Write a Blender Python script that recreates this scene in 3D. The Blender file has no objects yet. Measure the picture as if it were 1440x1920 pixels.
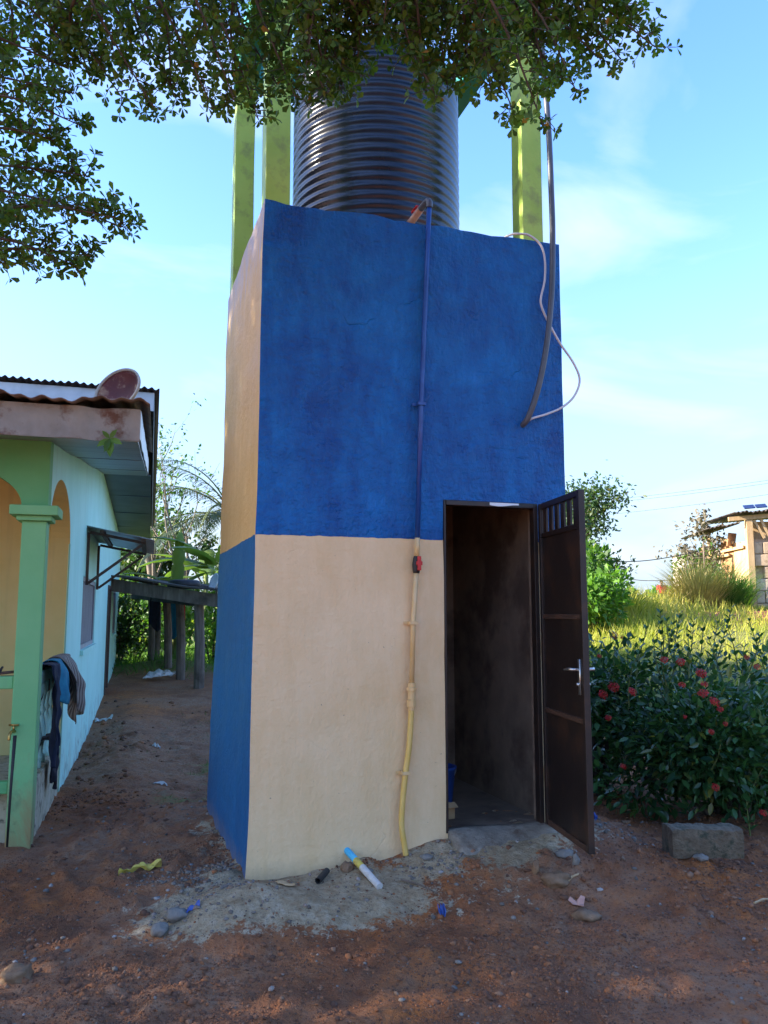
import bpy, bmesh, math, random
import numpy as np
from mathutils import Vector, Matrix, noise as mnoise

random.seed(7)
rng = np.random.default_rng(11)
S = bpy.context.scene
COL = S.collection
R = math.radians

# ------------------------------------------------------------------ camera
CZ = 1.55
PITCH = R(7.03)
FPX = 1540.0
cam_d = bpy.data.cameras.new('camera')
cam = bpy.data.objects.new('camera', cam_d)
COL.objects.link(cam)
cam.location = (0, 0, CZ)
cam.rotation_euler = (R(90) + PITCH, 0, 0)
cam_d.sensor_fit = 'HORIZONTAL'
cam_d.sensor_width = 36.0
cam_d.lens = 36.0 * FPX / 1440.0
cam_d.clip_start = 0.05
cam_d.clip_end = 3000
S.camera = cam

# ------------------------------------------------------------------ sky, sun, exposure
SUN_EL = R(23)
SUN_AZ = R(96)            # to the left of straight ahead
to_sun = Vector((-math.sin(SUN_AZ) * math.cos(SUN_EL), math.cos(SUN_AZ) * math.cos(SUN_EL), math.sin(SUN_EL)))
W = bpy.data.worlds.new('World')
S.world = W
W.use_nodes = True
nt = W.node_tree
nt.nodes.clear()
wo = nt.nodes.new('ShaderNodeOutputWorld')
bg = nt.nodes.new('ShaderNodeBackground')
sky = nt.nodes.new('ShaderNodeTexSky')
sky.sky_type = 'NISHITA'
sky.sun_disc = False
sky.sun_elevation = SUN_EL
sky.sun_rotation = -SUN_AZ
sky.altitude = 300
sky.air_density = 1.0
sky.dust_density = 1.0
sky.ozone_density = 2.2
bg.inputs['Strength'].default_value = 0.15
tc = nt.nodes.new('ShaderNodeTexCoord')
mp = nt.nodes.new('ShaderNodeMapping')
mp.inputs['Scale'].default_value = (1.0, 1.0, 3.2)
mp.inputs['Rotation'].default_value = (R(18), R(-24), R(10))
mp.inputs['Location'].default_value = (0.35, 0.1, 0.2)
nz = nt.nodes.new('ShaderNodeTexNoise')
nz.inputs['Scale'].default_value = 2.3
nz.inputs['Detail'].default_value = 7
nz.inputs['Roughness'].default_value = 0.52
nz.inputs['Distortion'].default_value = 0.6
rp = nt.nodes.new('ShaderNodeValToRGB')
rp.color_ramp.elements[0].position = 0.50
rp.color_ramp.elements[1].position = 0.80
mx = nt.nodes.new('ShaderNodeMixRGB')
mx.inputs['Color2'].default_value = (1.75, 1.82, 1.88, 1)
nt.links.new(tc.outputs['Generated'], mp.inputs['Vector'])
nt.links.new(mp.outputs['Vector'], nz.inputs['Vector'])
nt.links.new(nz.outputs['Fac'], rp.inputs['Fac'])
cm = nt.nodes.new('ShaderNodeMath')
cm.operation = 'MULTIPLY'
cm.inputs[1].default_value = 0.55
nt.links.new(rp.outputs['Color'], cm.inputs[0])
nt.links.new(cm.outputs[0], mx.inputs['Fac'])
hs_ = nt.nodes.new('ShaderNodeHueSaturation')
hs_.inputs['Hue'].default_value = 0.512
hs_.inputs['Saturation'].default_value = 1.22
hs_.inputs['Value'].default_value = 0.86
nt.links.new(sky.outputs['Color'], hs_.inputs['Color'])
# low haze all round the horizon
sz_ = nt.nodes.new('ShaderNodeSeparateXYZ')
nt.links.new(tc.outputs['Generated'], sz_.inputs[0])
hr = nt.nodes.new('ShaderNodeMapRange')
hr.interpolation_type = 'SMOOTHSTEP'
hr.inputs['From Min'].default_value = 0.0
hr.inputs['From Max'].default_value = 0.50
hr.inputs['To Min'].default_value = 0.92
hr.inputs['To Max'].default_value = 0.0
nt.links.new(sz_.outputs['Z'], hr.inputs['Value'])
hm = nt.nodes.new('ShaderNodeMixRGB')
hm.inputs['Color2'].default_value = (0.74, 0.92, 1.22, 1)
nt.links.new(hr.outputs[0], hm.inputs['Fac'])
nt.links.new(hs_.outputs[0], hm.inputs['Color1'])
nt.links.new(hm.outputs[0], mx.inputs['Color1'])
nt.links.new(mx.outputs['Color'], bg.inputs['Color'])
nt.links.new(bg.outputs[0], wo.inputs['Surface'])

sun_d = bpy.data.lights.new('sun', 'SUN')
sun_d.energy = 3.8
sun_d.angle = R(0.6)
sun_d.color = (1.0, 0.9, 0.74)
sun = bpy.data.objects.new('sun', sun_d)
COL.objects.link(sun)
sun.rotation_euler = (-to_sun).to_track_quat('-Z', 'Y').to_euler()
sun.location = to_sun * 60

S.view_settings.view_transform = 'Standard'
S.view_settings.look = 'None'
S.view_settings.exposure = 2.45
S.view_settings.gamma = 1
S.view_settings.use_curve_mapping = False
S.cycles.use_denoising = True
S.cycles.max_bounces = 8
S.cycles.transparent_max_bounces = 12

# ------------------------------------------------------------------ small helpers
CP, SP = math.cos(PITCH), math.sin(PITCH)


def at(px, py, Y):
    """the point of the place that stands Y metres ahead on the sight line through photo pixel px, py"""
    u = (px - 720) / FPX
    v = (960 - py) / FPX
    ry = CP - v * SP
    rz = SP + v * CP
    k = Y / ry
    return Vector((u * k, Y, CZ + rz * k))


def tag(o, label=None, cat=None, group=None, kind=None):
    if label:
        o['label'] = label
    if cat:
        o['category'] = cat
    if group:
        o['group'] = group
    if kind:
        o['kind'] = kind
    return o


def empty(name, loc, rz=0.0, label=None, cat=None, group=None):
    o = bpy.data.objects.new(name, None)
    COL.objects.link(o)
    o.location = loc
    o.rotation_euler = (0, 0, rz)
    o.empty_display_size = 0.2
    return tag(o, label, cat, group)


def copy_tree(o, parent=None):
    c = o.copy()
    COL.objects.link(c)
    c.parent = parent
    for ch in list(o.children):
        copy_tree(ch, c)
    return c


def vnoise(x, y, seed=0):
    """2D value noise, arrays in, -1..1 out"""
    x = np.asarray(x, float)
    y = np.asarray(y, float)
    xi = np.floor(x).astype(np.int64)
    yi = np.floor(y).astype(np.int64)
    xf = x - xi
    yf = y - yi
    xf = xf * xf * (3 - 2 * xf)
    yf = yf * yf * (3 - 2 * yf)

    def h(a, b):
        n = (a * 374761393 + b * 668265263 + seed * 1442695041) & 0xFFFFFFFF
        n = ((n ^ (n >> 13)) * 1274126177) & 0xFFFFFFFF
        n = n ^ (n >> 16)
        return (n & 0xFFFF) / 32767.5 - 1.0
    a = h(xi, yi) * (1 - xf) + h(xi + 1, yi) * xf
    b = h(xi, yi + 1) * (1 - xf) + h(xi + 1, yi + 1) * xf
    return a * (1 - yf) + b * yf


def fbm(x, y, oct=4, seed=0):
    r = 0
    a = 1.0
    for i in range(oct):
        r = r + a * vnoise(x * 2 ** i + 17.3 * i, y * 2 ** i - 9.1 * i, seed + i)
        a *= 0.5
    return r


def sstep(a, b, x):
    t = np.clip((x - a) / (b - a), 0, 1)
    return t * t * (3 - 2 * t)


class MB:
    """collects verts and faces, then links them as one mesh object"""

    def __init__(self):
        self.v = []
        self.f = []
        self.m = []

    def add(self, vs, fs, mi=0):
        n = len(self.v)
        self.v += [tuple(p) for p in vs]
        self.f += [tuple(i + n for i in f) for f in fs]
        self.m += [mi] * len(fs)

    def box(self, x0, x1, y0, y1, z0, z1, mi=0):
        vs = [(x, y, z) for z in (z0, z1) for y in (y0, y1) for x in (x0, x1)]
        self.add(vs, [(0, 2, 3, 1), (4, 5, 7, 6), (0, 1, 5, 4), (2, 6, 7, 3), (0, 4, 6, 2), (1, 3, 7, 5)], mi)
        return self

    def obox(self, c, ax, ay, az, mi=0):
        """oriented box: centre and three half-axis vectors"""
        c, ax, ay, az = map(Vector, (c, ax, ay, az))
        vs = [c + ax * i + ay * j + az * k for k in (-1, 1) for j in (-1, 1) for i in (-1, 1)]
        self.add(vs, [(0, 2, 3, 1), (4, 5, 7, 6), (0, 1, 5, 4), (2, 6, 7, 3), (0, 4, 6, 2), (1, 3, 7, 5)], mi)
        return self

    def bar(self, a, b, w, h=None, mi=0, up=(0, 0, 1)):
        a, b = Vector(a), Vector(b)
        d = (b - a)
        L = d.length
        d.normalize()
        u = Vector(up)
        if abs(d.dot(u)) > 0.95:
            u = Vector((1, 0, 0))
        s = d.cross(u).normalized()
        u2 = s.cross(d)
        h = w if h is None else h
        return self.obox((a + b) / 2, s * w / 2, d * L / 2, u2 * h / 2, mi)

    def tube(self, pts, r, n=8, mi=0, cap=True):
        pts = [Vector(p) for p in pts]
        rs = r if isinstance(r, (list, tuple)) else [r] * len(pts)
        rings = []
        prev = None
        for i, p in enumerate(pts):
            d = (pts[min(i + 1, len(pts) - 1)] - pts[max(i - 1, 0)])
            if d.length < 1e-9:
                d = Vector((0, 0, 1))
            d.normalize()
            if prev is None:
                prev = d.orthogonal().normalized()
            else:
                prev = prev - d * prev.dot(d)
                if prev.length < 1e-6:
                    prev = d.orthogonal()
                prev.normalize()
            q = d.cross(prev)
            rings.append([p + (prev * math.cos(2 * math.pi * k / n) + q * math.sin(2 * math.pi * k / n)) * rs[i] for k in range(n)])
        vs = [v for ring in rings for v in ring]
        fs = []
        for i in range(len(pts) - 1):
            for k in range(n):
                a = i * n + k
                b = i * n + (k + 1) % n
                fs.append((a, b, b + n, a + n))
        if cap:
            fs.append(tuple(range(n))[::-1])
            fs.append(tuple((len(pts) - 1) * n + k for k in range(n)))
        self.add(vs, fs, mi)
        return self

    def lathe(self, prof, n=32, c=(0, 0, 0), mi=0, axis=None, cap=True):
        """profile of (radius, height) turned about z, or about axis through c"""
        c = Vector(c)
        if axis is None:
            X, Y, Z = Vector((1, 0, 0)), Vector((0, 1, 0)), Vector((0, 0, 1))
        else:
            Z = Vector(axis).normalized()
            X = Z.orthogonal().normalized()
            Y = Z.cross(X)
        vs = []
        for (r, h) in prof:
            for k in range(n):
                a = 2 * math.pi * k / n
                vs.append(c + X * (r * math.cos(a)) + Y * (r * math.sin(a)) + Z * h)
        fs = []
        for i in range(len(prof) - 1):
            for k in range(n):
                a = i * n + k
                b = i * n + (k + 1) % n
                fs.append((a, b, b + n, a + n))
        if cap:
            if prof[0][0] > 1e-4:
                fs.append(tuple(range(n))[::-1])
            if prof[-1][0] > 1e-4:
                fs.append(tuple((len(prof) - 1) * n + k for k in range(n)))
        self.add(vs, fs, mi)
        return self

    def sheet(self, fn, nu, nv, mi=0, thick=None):
        """grid surface fn(u,v) with u,v in 0..1; thick = offset vector for a back side"""
        g = [[Vector(fn(i / nu, j / nv)) for i in range(nu + 1)] for j in range(nv + 1)]
        vs = [p for row in g for p in row]
        fs = [(j * (nu + 1) + i, j * (nu + 1) + i + 1, (j + 1) * (nu + 1) + i + 1, (j + 1) * (nu + 1) + i) for j in range(nv) for i in range(nu)]
        if thick is not None:
            t = Vector(thick)
            n = len(vs)
            vs = vs + [p + t for p in vs]
            fs = fs + [tuple(k + n for k in f[::-1]) for f in fs]
            bd = [i for i in range(nu + 1)] + [j * (nu + 1) + nu for j in range(1, nv + 1)] + [nv * (nu + 1) + i for i in range(nu - 1, -1, -1)] + [j * (nu + 1) for j in range(nv - 1, 0, -1)]
            for k in range(len(bd)):
                a, b = bd[k], bd[(k + 1) % len(bd)]
                fs.append((b, a, a + n, b + n))
        self.add(vs, fs, mi)
        return self

    def build(self, name, mat, parent=None, loc=None, smooth=False, bevel=0, sub=None, fix=True):
        me = bpy.data.meshes.new(name)
        off = Vector(loc) if loc is not None else Vector((0, 0, 0))
        me.from_pydata([tuple(Vector(p) - off) for p in self.v], [], self.f)
        mats = mat if isinstance(mat, (list, tuple)) else [mat]
        for m_ in mats:
            me.materials.append(m_)
        if len(mats) > 1:
            me.polygons.foreach_set('material_index', self.m)
        if fix:
            bm = bmesh.new()
            bm.from_mesh(me)
            bmesh.ops.recalc_face_normals(bm, faces=bm.faces)
            bm.to_mesh(me)
            bm.free()
        if smooth:
            me.polygons.foreach_set('use_smooth', [True] * len(me.polygons))
        o = bpy.data.objects.new(name, me)
        COL.objects.link(o)
        if loc is not None:
            o.location = loc
        if parent is not None:
            o.parent = parent
        if bevel:
            b = o.modifiers.new('bevel', 'BEVEL')
            b.width = bevel
            b.segments = 2
            b.limit_method = 'ANGLE'
            b.angle_limit = R(40)
        return o


def np_mesh(name, V, F, mat, parent=None, attrs=None, smooth=False, loc=None):
    """fast mesh from arrays: V (n,3), F (m,k)"""
    V = np.asarray(V, np.float32)
    F = np.asarray(F, np.int32)
    if loc is not None:
        V = V - np.asarray(loc, np.float32)
    me = bpy.data.meshes.new(name)
    k = F.shape[1]
    me.vertices.add(len(V))
    me.vertices.foreach_set('co', V.ravel())
    me.loops.add(F.size)
    me.loops.foreach_set('vertex_index', F.ravel())
    me.polygons.add(len(F))
    me.polygons.foreach_set('loop_start', np.arange(0, F.size, k, dtype=np.int32))
    me.polygons.foreach_set('loop_total', np.full(len(F), k, np.int32))
    if smooth:
        me.polygons.foreach_set('use_smooth', np.ones(len(F), bool))
    for an, av in (attrs or {}).items():
        av = np.asarray(av, np.float32)
        if av.ndim == 1:
            a = me.attributes.new(an, 'FLOAT', 'POINT')
            a.data.foreach_set('value', av)
        else:
            a = me.attributes.new(an, 'FLOAT_COLOR', 'POINT')
            a.data.foreach_set('color', av.ravel())
    me.materials.append(mat)
    me.update(calc_edges=True)
    me.validate()
    o = bpy.data.objects.new(name, me)
    COL.objects.link(o)
    if loc is not None:
        o.location = loc
    if parent is not None:
        o.parent = parent
    return o


def unit(a):
    return a / np.maximum(np.linalg.norm(a, axis=-1, keepdims=True), 1e-9)


def scatter(T, TF, pos, d, nrm, size, width=None):
    """copies of template T (k,3: across, along, up) at pos along d, facing nrm"""
    n = len(pos)
    d = unit(d)
    side = unit(np.cross(d, nrm))
    up = np.cross(side, d)
    w = size if width is None else width
    V = (pos[:, None, :] + T[None, :, 0, None] * side[:, None, :] * w[:, None, None]
         + T[None, :, 1, None] * d[:, None, :] * size[:, None, None]
         + T[None, :, 2, None] * up[:, None, :] * size[:, None, None])
    k = len(T)
    F = (TF[None] + (np.arange(n) * k)[:, None, None]).reshape(-1, TF.shape[1])
    return V.reshape(-1, 3), F


# ------------------------------------------------------------------ materials
def new_mat(name):
    m = bpy.data.materials.new(name)
    m.use_nodes = True
    t = m.node_tree
    t.nodes.clear()
    out = t.nodes.new('ShaderNodeOutputMaterial')
    b = t.nodes.new('ShaderNodeBsdfPrincipled')
    t.links.new(b.outputs[0], out.inputs['Surface'])
    return m, t, b, out


def N(t, kind, **kw):
    n = t.nodes.new(kind)
    for k, v in kw.items():
        if k in n.inputs:
            n.inputs[k].default_value = v
        else:
            setattr(n, k, v)
    return n


def rgb(c):
    return (c[0], c[1], c[2], 1)


def noise_node(t, coord, scale, detail=5, rough=0.55, dist=0.0, stretch=None):
    n = N(t, 'ShaderNodeTexNoise', Scale=scale, Detail=detail, Roughness=rough, Distortion=dist)
    if stretch:
        m_ = N(t, 'ShaderNodeMapping')
        m_.inputs['Scale'].default_value = stretch
        t.links.new(coord, m_.inputs['Vector'])
        t.links.new(m_.outputs[0], n.inputs['Vector'])
    else:
        t.links.new(coord, n.inputs['Vector'])
    return n.outputs['Fac']


def ramp(t, fac, stops):
    r = N(t, 'ShaderNodeValToRGB')
    els = r.color_ramp.elements
    while len(els) < len(stops):
        els.new(0.5)
    for e, (p, c) in zip(els, stops):
        e.position = p
        e.color = rgb(c) if isinstance(c, (tuple, list)) else (c, c, c, 1)
    t.links.new(fac, r.inputs['Fac'])
    return r.outputs['Color']


def mixc(t, fac, a, b, mode='MIX'):
    m_ = N(t, 'ShaderNodeMixRGB', blend_type=mode)
    for sock, val in (('Fac', fac), ('Color1', a), ('Color2', b)):
        if isinstance(val, bpy.types.NodeSocket):
            t.links.new(val, m_.inputs[sock])
        elif isinstance(val, (tuple, list)):
            m_.inputs[sock].default_value = rgb(val)
        else:
            m_.inputs[sock].default_value = val
    return m_.outputs[0]


def mth(t, op, a, b=None, c=None, clamp=False):
    n = N(t, 'ShaderNodeMath', operation=op, use_clamp=clamp)
    for i, val in enumerate((a, b, c)):
        if val is None:
            continue
        if isinstance(val, bpy.types.NodeSocket):
            t.links.new(val, n.inputs[i])
        else:
            n.inputs[i].default_value = val
    return n.outputs[0]


def bump(t, bsdf, height, strength=0.4, dist=0.01):
    b = N(t, 'ShaderNodeBump', Strength=strength, Distance=dist)
    t.links.new(height, b.inputs['Height'])
    t.links.new(b.outputs[0], bsdf.inputs['Normal'])


def mat(name, c1, c2=None, scale=6, rough=0.7, bs=0.0, bscale=40, bdist=0.004, metallic=0.0, spec=0.5, lo=0.35, hi=0.7, stretch=None, c3=None, s3=2.0):
    m, t, b, out = new_mat(name)
    co = N(t, 'ShaderNodeTexCoord').outputs['Object']
    col = None
    if c2 is not None:
        f = noise_node(t, co, scale, 6, 0.6, 0.2, stretch)
        col = ramp(t, f, [(lo, c1), (hi, c2)])
        if c3 is not None:
            g = noise_node(t, co, s3, 5, 0.65)
            col = mixc(t, ramp(t, g, [(0.52, 0.0), (0.66, 1.0)]), col, c3)
        t.links.new(col, b.inputs['Base Color'])
    else:
        b.inputs['Base Color'].default_value = rgb(c1)
    b.inputs['Roughness'].default_value = rough
    b.inputs['Metallic'].default_value = metallic
    b.inputs['Specular IOR Level'].default_value = spec
    if bs:
        bump(t, b, noise_node(t, co, bscale, 5, 0.6, 0, stretch), bs, bdist)
    return m


def leaf_mat(name, dark, light, odd, rough=0.45, trans=0.35, spec=0.4):
    """leaf colour by each leaf's own tint value (0..1)"""
    m, t, b, out = new_mat(name)
    a = N(t, 'ShaderNodeAttribute', attribute_name='tint').outputs['Fac']
    col = ramp(t, a, [(0.0, dark), (0.78, light), (0.93, light), (1.0, odd)])
    t.links.new(col, b.inputs['Base Color'])
    b.inputs['Roughness'].default_value = rough
    b.inputs['Specular IOR Level'].default_value = spec
    tr = N(t, 'ShaderNodeBsdfTranslucent')
    t.links.new(mixc(t, 1.0, col, (1.5, 1.7, 0.6), 'MULTIPLY'), tr.inputs['Color'])
    ms = N(t, 'ShaderNodeMixShader', Fac=trans)
    t.links.new(b.outputs[0], ms.inputs[1])
    t.links.new(tr.outputs[0], ms.inputs[2])
    t.links.new(ms.outputs[0], out.inputs['Surface'])
    return m


M = {}


# --- tower paint, blue and cream, with brush marks and plaster relief
def paint_mat(name, top, bottom, split, top2, bot2, gloss_top, gloss_bot, weather=None, rel_top=0.85, rel_bot=0.26):
    m, t, b, out = new_mat(name)
    co = N(t, 'ShaderNodeTexCoord').outputs['Object']
    sep = N(t, 'ShaderNodeSeparateXYZ')
    t.links.new(co, sep.inputs[0])
    z = sep.outputs['Z']
    wob = mth(t, 'MULTIPLY', mth(t, 'SUBTRACT', noise_node(t, co, 9, 3), 0.5), 0.022)
    zz = mth(t, 'ADD', z, wob)
    fac = mth(t, 'GREATER_THAN', zz, split)
    big = noise_node(t, co, 1.7, 6, 0.65, 0.4)
    streak = noise_node(t, co, 7, 6, 0.7, 0.3, (1.2, 1.2, 0.35))
    f = mth(t, 'ADD', mth(t, 'MULTIPLY', big, 0.6), mth(t, 'MULTIPLY', streak, 0.4))
    ctop = ramp(t, f, [(0.40, top), (0.57, top2), (0.68, tuple(min(1, c * 1.35 + 0.012) for c in top2))])
    cbot = ramp(t, f, [(0.36, bottom), (0.64, bot2)])
    col = mixc(t, fac, cbot, ctop)
    if weather:
        w = mth(t, 'ADD', mth(t, 'SUBTRACT', z, 3.62), mth(t, 'MULTIPLY', mth(t, 'SUBTRACT', streak, 0.5), 1.2))
        col = mixc(t, mth(t, 'MULTIPLY', w, 3.0, clamp=True), col, weather)
    pt_ = ramp(t, noise_node(t, co, 2.6, 3, 0.5, 1.2, (1, 1, 0.8)), [(0.56, 0.0), (0.575, 1.0)])
    col = mixc(t, mth(t, 'MULTIPLY', pt_, 0.22), col, mixc(t, fac, bot2, top2))
    runs = ramp(t, noise_node(t, co, 20, 3, 0.5, 0.0, (1, 1, 0.04)), [(0.60, 0.0), (0.72, 1.0)])
    col = mixc(t, mth(t, 'MULTIPLY', runs, 0.22), col, mixc(t, fac, bottom, top))
    # small chips and dark pits
    pits = noise_node(t, co, 46, 3, 0.6)
    col = mixc(t, ramp(t, pits, [(0.72, 0.0), (0.76, 0.6)]), col, (0.02, 0.035, 0.08) if gloss_top < 0.5 else (0.25, 0.18, 0.11))
    # splash dirt near the soil
    dirt = mth(t, 'SUBTRACT', 0.42, mth(t, 'ADD', z, mth(t, 'MULTIPLY', noise_node(t, co, 11, 5, 0.7), 0.34)))
    col = mixc(t, mth(t, 'MULTIPLY', dirt, 2.6, clamp=True), col, (0.34, 0.24, 0.15))
    t.links.new(col, b.inputs['Base Color'])
    rr = N(t, 'ShaderNodeMix', data_type='FLOAT')
    t.links.new(fac, rr.inputs[0])
    rr.inputs[2].default_value = gloss_bot
    rr.inputs[3].default_value = gloss_top
    r2 = mth(t, 'ADD', rr.outputs[0], mth(t, 'MULTIPLY', mth(t, 'SUBTRACT', big, 0.5), 0.5), clamp=True)
    t.links.new(r2, b.inputs['Roughness'])
    b.inputs['Specular IOR Level'].default_value = 0.3
    fine = noise_node(t, co, 42, 4, 0.6, 0.3, (1, 1, 0.7))
    mid = noise_node(t, co, 9, 5, 0.6, 0.8)
    brush = noise_node(t, co, 60, 3, 0.6, 0, (1, 1, 0.3))
    trow = noise_node(t, co, 16, 4, 0.65, 0.5, (0.6, 1, 1.9))
    vor = N(t, 'ShaderNodeTexVoronoi', feature='DISTANCE_TO_EDGE', Scale=1.3)
    wv = N(t, 'ShaderNodeTexNoise', Scale=3.0, Detail=5)
    t.links.new(co, wv.inputs['Vector'])
    t.links.new(mixc(t, 0.35, co, wv.outputs['Color']), vor.inputs['Vector'])
    crack = ramp(t, vor.outputs['Distance'], [(0.0, 1.0), (0.006, 0.0)])
    crack = mth(t, 'MULTIPLY', crack, ramp(t, big, [(0.50, 0.0), (0.60, 1.0)]))
    fine = mth(t, 'ADD', fine, mth(t, 'SUBTRACT', mth(t, 'MULTIPLY', trow, 0.7), mth(t, 'MULTIPLY', crack, 0.5)))
    h = mth(t, 'ADD', mth(t, 'ADD', mth(t, 'MULTIPLY', fine, 0.9), mth(t, 'MULTIPLY', mid, 1.1)), mth(t, 'MULTIPLY', brush, 0.55))
    hs2 = N(t, 'ShaderNodeMix', data_type='FLOAT')
    t.links.new(fac, hs2.inputs[0])
    hs2.inputs[2].default_value = rel_bot
    hs2.inputs[3].default_value = rel_top
    bump(t, b, mth(t, 'MULTIPLY', h, hs2.outputs[0]), 0.9, 0.020)
    return m


BLUE, BLUE2 = (0.0004, 0.056, 0.225), (0.002, 0.125, 0.37)
CREAM, CREAM2 = (0.72, 0.495, 0.245), (0.82, 0.605, 0.35)
M['front_paint'] = paint_mat('front_paint', BLUE, CREAM, 1.99, BLUE2, CREAM2, 0.33, 0.72)
M['side_paint'] = paint_mat('side_paint', (0.74, 0.45, 0.14), (0.004, 0.09, 0.27), 1.99, (0.82, 0.53, 0.20), (0.010, 0.14, 0.37), 0.62, 0.42, (0.58, 0.47, 0.40), 0.35, 0.35)
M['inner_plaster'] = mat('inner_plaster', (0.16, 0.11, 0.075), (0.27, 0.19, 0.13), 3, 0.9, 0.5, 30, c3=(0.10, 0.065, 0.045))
M['cement'] = mat('cement', (0.30, 0.27, 0.22), (0.42, 0.39, 0.33), 5, 0.9, 0.6, 45, c3=(0.20, 0.17, 0.13))
M['lime'] = mat('lime_paint', (0.36, 0.54, 0.07), (0.45, 0.63, 0.11), 3, 0.55, 0.3, 50, c3=(0.29, 0.38, 0.08), s3=7)
M['teal'] = mat('teal_paint', (0.01, 0.20, 0.17), (0.015, 0.27, 0.23), 4, 0.5, 0.3, 40)
M['tank'] = mat('black_plastic', (0.006, 0.010, 0.022), (0.014, 0.021, 0.042), 5, 0.27, 0.12, 40, spec=0.5)
M['door_metal'] = mat('brown_metal', (0.013, 0.0085, 0.0075), (0.022, 0.014, 0.011), 5, 0.45, 0.2, 30, c3=(0.045, 0.022, 0.013), s3=4)
M['rust_edge'] = mat('rusty_rail', (0.042, 0.022, 0.014), (0.085, 0.04, 0.022), 9, 0.7, 0.3, 50)
M['steel'] = mat('bright_steel', (0.6, 0.6, 0.58), None, rough=0.3, metallic=0.9)
M['white_paint'] = mat('white_paint', (0.72, 0.72, 0.70), (0.82, 0.82, 0.80), 8, 0.6)
M['pipe_blue'] = mat('blue_painted_pipe', (0.006, 0.04, 0.20), (0.02, 0.09, 0.32), 9, 0.35)
M['pipe_cream'] = mat('cream_painted_pipe', (0.66, 0.42, 0.16), (0.74, 0.52, 0.26), 9, 0.45)
M['hose_yellow'] = mat('yellow_hose', (0.68, 0.42, 0.08), (0.72, 0.50, 0.16), 9, 0.45)
M['pipe_grey'] = mat('grey_plastic_pipe', (0.055, 0.065, 0.08), (0.09, 0.10, 0.12), 9, 0.4)
M['pipe_pale'] = mat('pale_grey_fitting', (0.20, 0.20, 0.21), (0.30, 0.30, 0.31), 9, 0.45)
M['bronze'] = mat('pinkish_brass', (0.40, 0.22, 0.15), (0.52, 0.30, 0.2), 20, 0.4)
M['red_plastic'] = mat('red_plastic', (0.50, 0.012, 0.012), (0.6, 0.03, 0.02), 20, 0.4)
M['cable'] = mat('white_cable', (0.55, 0.54, 0.55), (0.65, 0.64, 0.64), 12, 0.5)
M['black'] = mat('black_rubber', (0.012, 0.012, 0.013), (0.03, 0.03, 0.03), 12, 0.6)
M['wood'] = mat('weathered_wood', (0.10, 0.075, 0.055), (0.22, 0.17, 0.13), 5, 0.85, 0.5, 25, stretch=(3, 3, 0.5), c3=(0.07, 0.05, 0.035))
M['wood_pale'] = mat('pale_timber', (0.42, 0.27, 0.13), (0.55, 0.38, 0.21), 5, 0.8, 0.4, 25, stretch=(3, 3, 0.5))  # pale warm timber tone, shared by hut wood, cardboard, sawdust and twigs
M['wood_black'] = mat('dark_timber', (0.045, 0.036, 0.03), (0.10, 0.08, 0.065), 5, 0.85, 0.5, 25)

# --- house paints
def house_wall(name, c1, c2, ground_tone, stain=0.55, up=0.30):
    m, t, b, out = new_mat(name)
    co = N(t, 'ShaderNodeTexCoord').outputs['Object']
    sep = N(t, 'ShaderNodeSeparateXYZ')
    t.links.new(co, sep.inputs[0])
    z = sep.outputs['Z']
    col = ramp(t, noise_node(t, co, 1.6, 5, 0.6), [(0.35, c1), (0.68, c2)])
    st = noise_node(t, co, 3.0, 6, 0.7, 0.6, (1, 1, 0.5))
    d = mth(t, 'SUBTRACT', mth(t, 'ADD', up, mth(t, 'MULTIPLY', mth(t, 'SUBTRACT', st, 0.5), 2.4)), z)
    col = mixc(t, mth(t, 'MULTIPLY', d, 1.5 * stain, clamp=True), col, ground_tone)
    moss = ramp(t, noise_node(t, co, 5, 6, 0.7, 0.5), [(0.52, 0.0), (0.64, 1.0)])
    d2 = mth(t, 'SUBTRACT', 0.55, z)
    col = mixc(t, mth(t, 'MULTIPLY', mth(t, 'MULTIPLY', d2, 1.3, clamp=True), moss), col, (0.05, 0.06, 0.045))
    runs = ramp(t, noise_node(t, co, 9, 4, 0.6, 0.0, (1, 1, 0.05)), [(0.54, 0.0), (0.72, 1.0)])
    col = mixc(t, mth(t, 'MULTIPLY', runs, 0.30), col, mixc(t, 0.55, col, (0.16, 0.17, 0.12)))
    t.links.new(col, b.inputs['Base Color'])
    b.inputs['Roughness'].default_value = 0.7
    bump(t, b, noise_node(t, co, 60, 5, 0.6), 0.25, 0.004)
    return m


M['aqua'] = house_wall('aqua_wall', (0.40, 0.75, 0.65), (0.48, 0.82, 0.73), (0.46, 0.44, 0.30))
M['green_wall'] = house_wall('green_wall', (0.10, 0.36, 0.13), (0.14, 0.44, 0.18), (0.30, 0.26, 0.11))
M['pillar'] = house_wall('pale_green_pillar', (0.16, 0.47, 0.19), (0.21, 0.54, 0.24), (0.30, 0.20, 0.085), 1.0, 0.62)
M['yellow_wall'] = house_wall('yellow_wall', (0.70, 0.56, 0.20), (0.78, 0.64, 0.27), (0.45, 0.30, 0.10))
M['step'] = mat('speckled_step', (0.42, 0.37, 0.24), (0.52, 0.47, 0.34), 6, 0.85, 0.4, 40, c3=(0.10, 0.09, 0.06), s3=14)
M['rust_sheet'] = mat('rust_stained_sheet', (0.235, 0.225, 0.195), (0.35, 0.345, 0.31), 4, 0.6, 0.3, 20, metallic=0.3, c3=(0.13, 0.06, 0.035), s3=5)
M['roof_sheet'] = mat('old_roof_sheet', (0.20, 0.16, 0.14), (0.36, 0.33, 0.31), 3, 0.6, 0.3, 20, metallic=0.3, c3=(0.10, 0.045, 0.03), s3=4)
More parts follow.
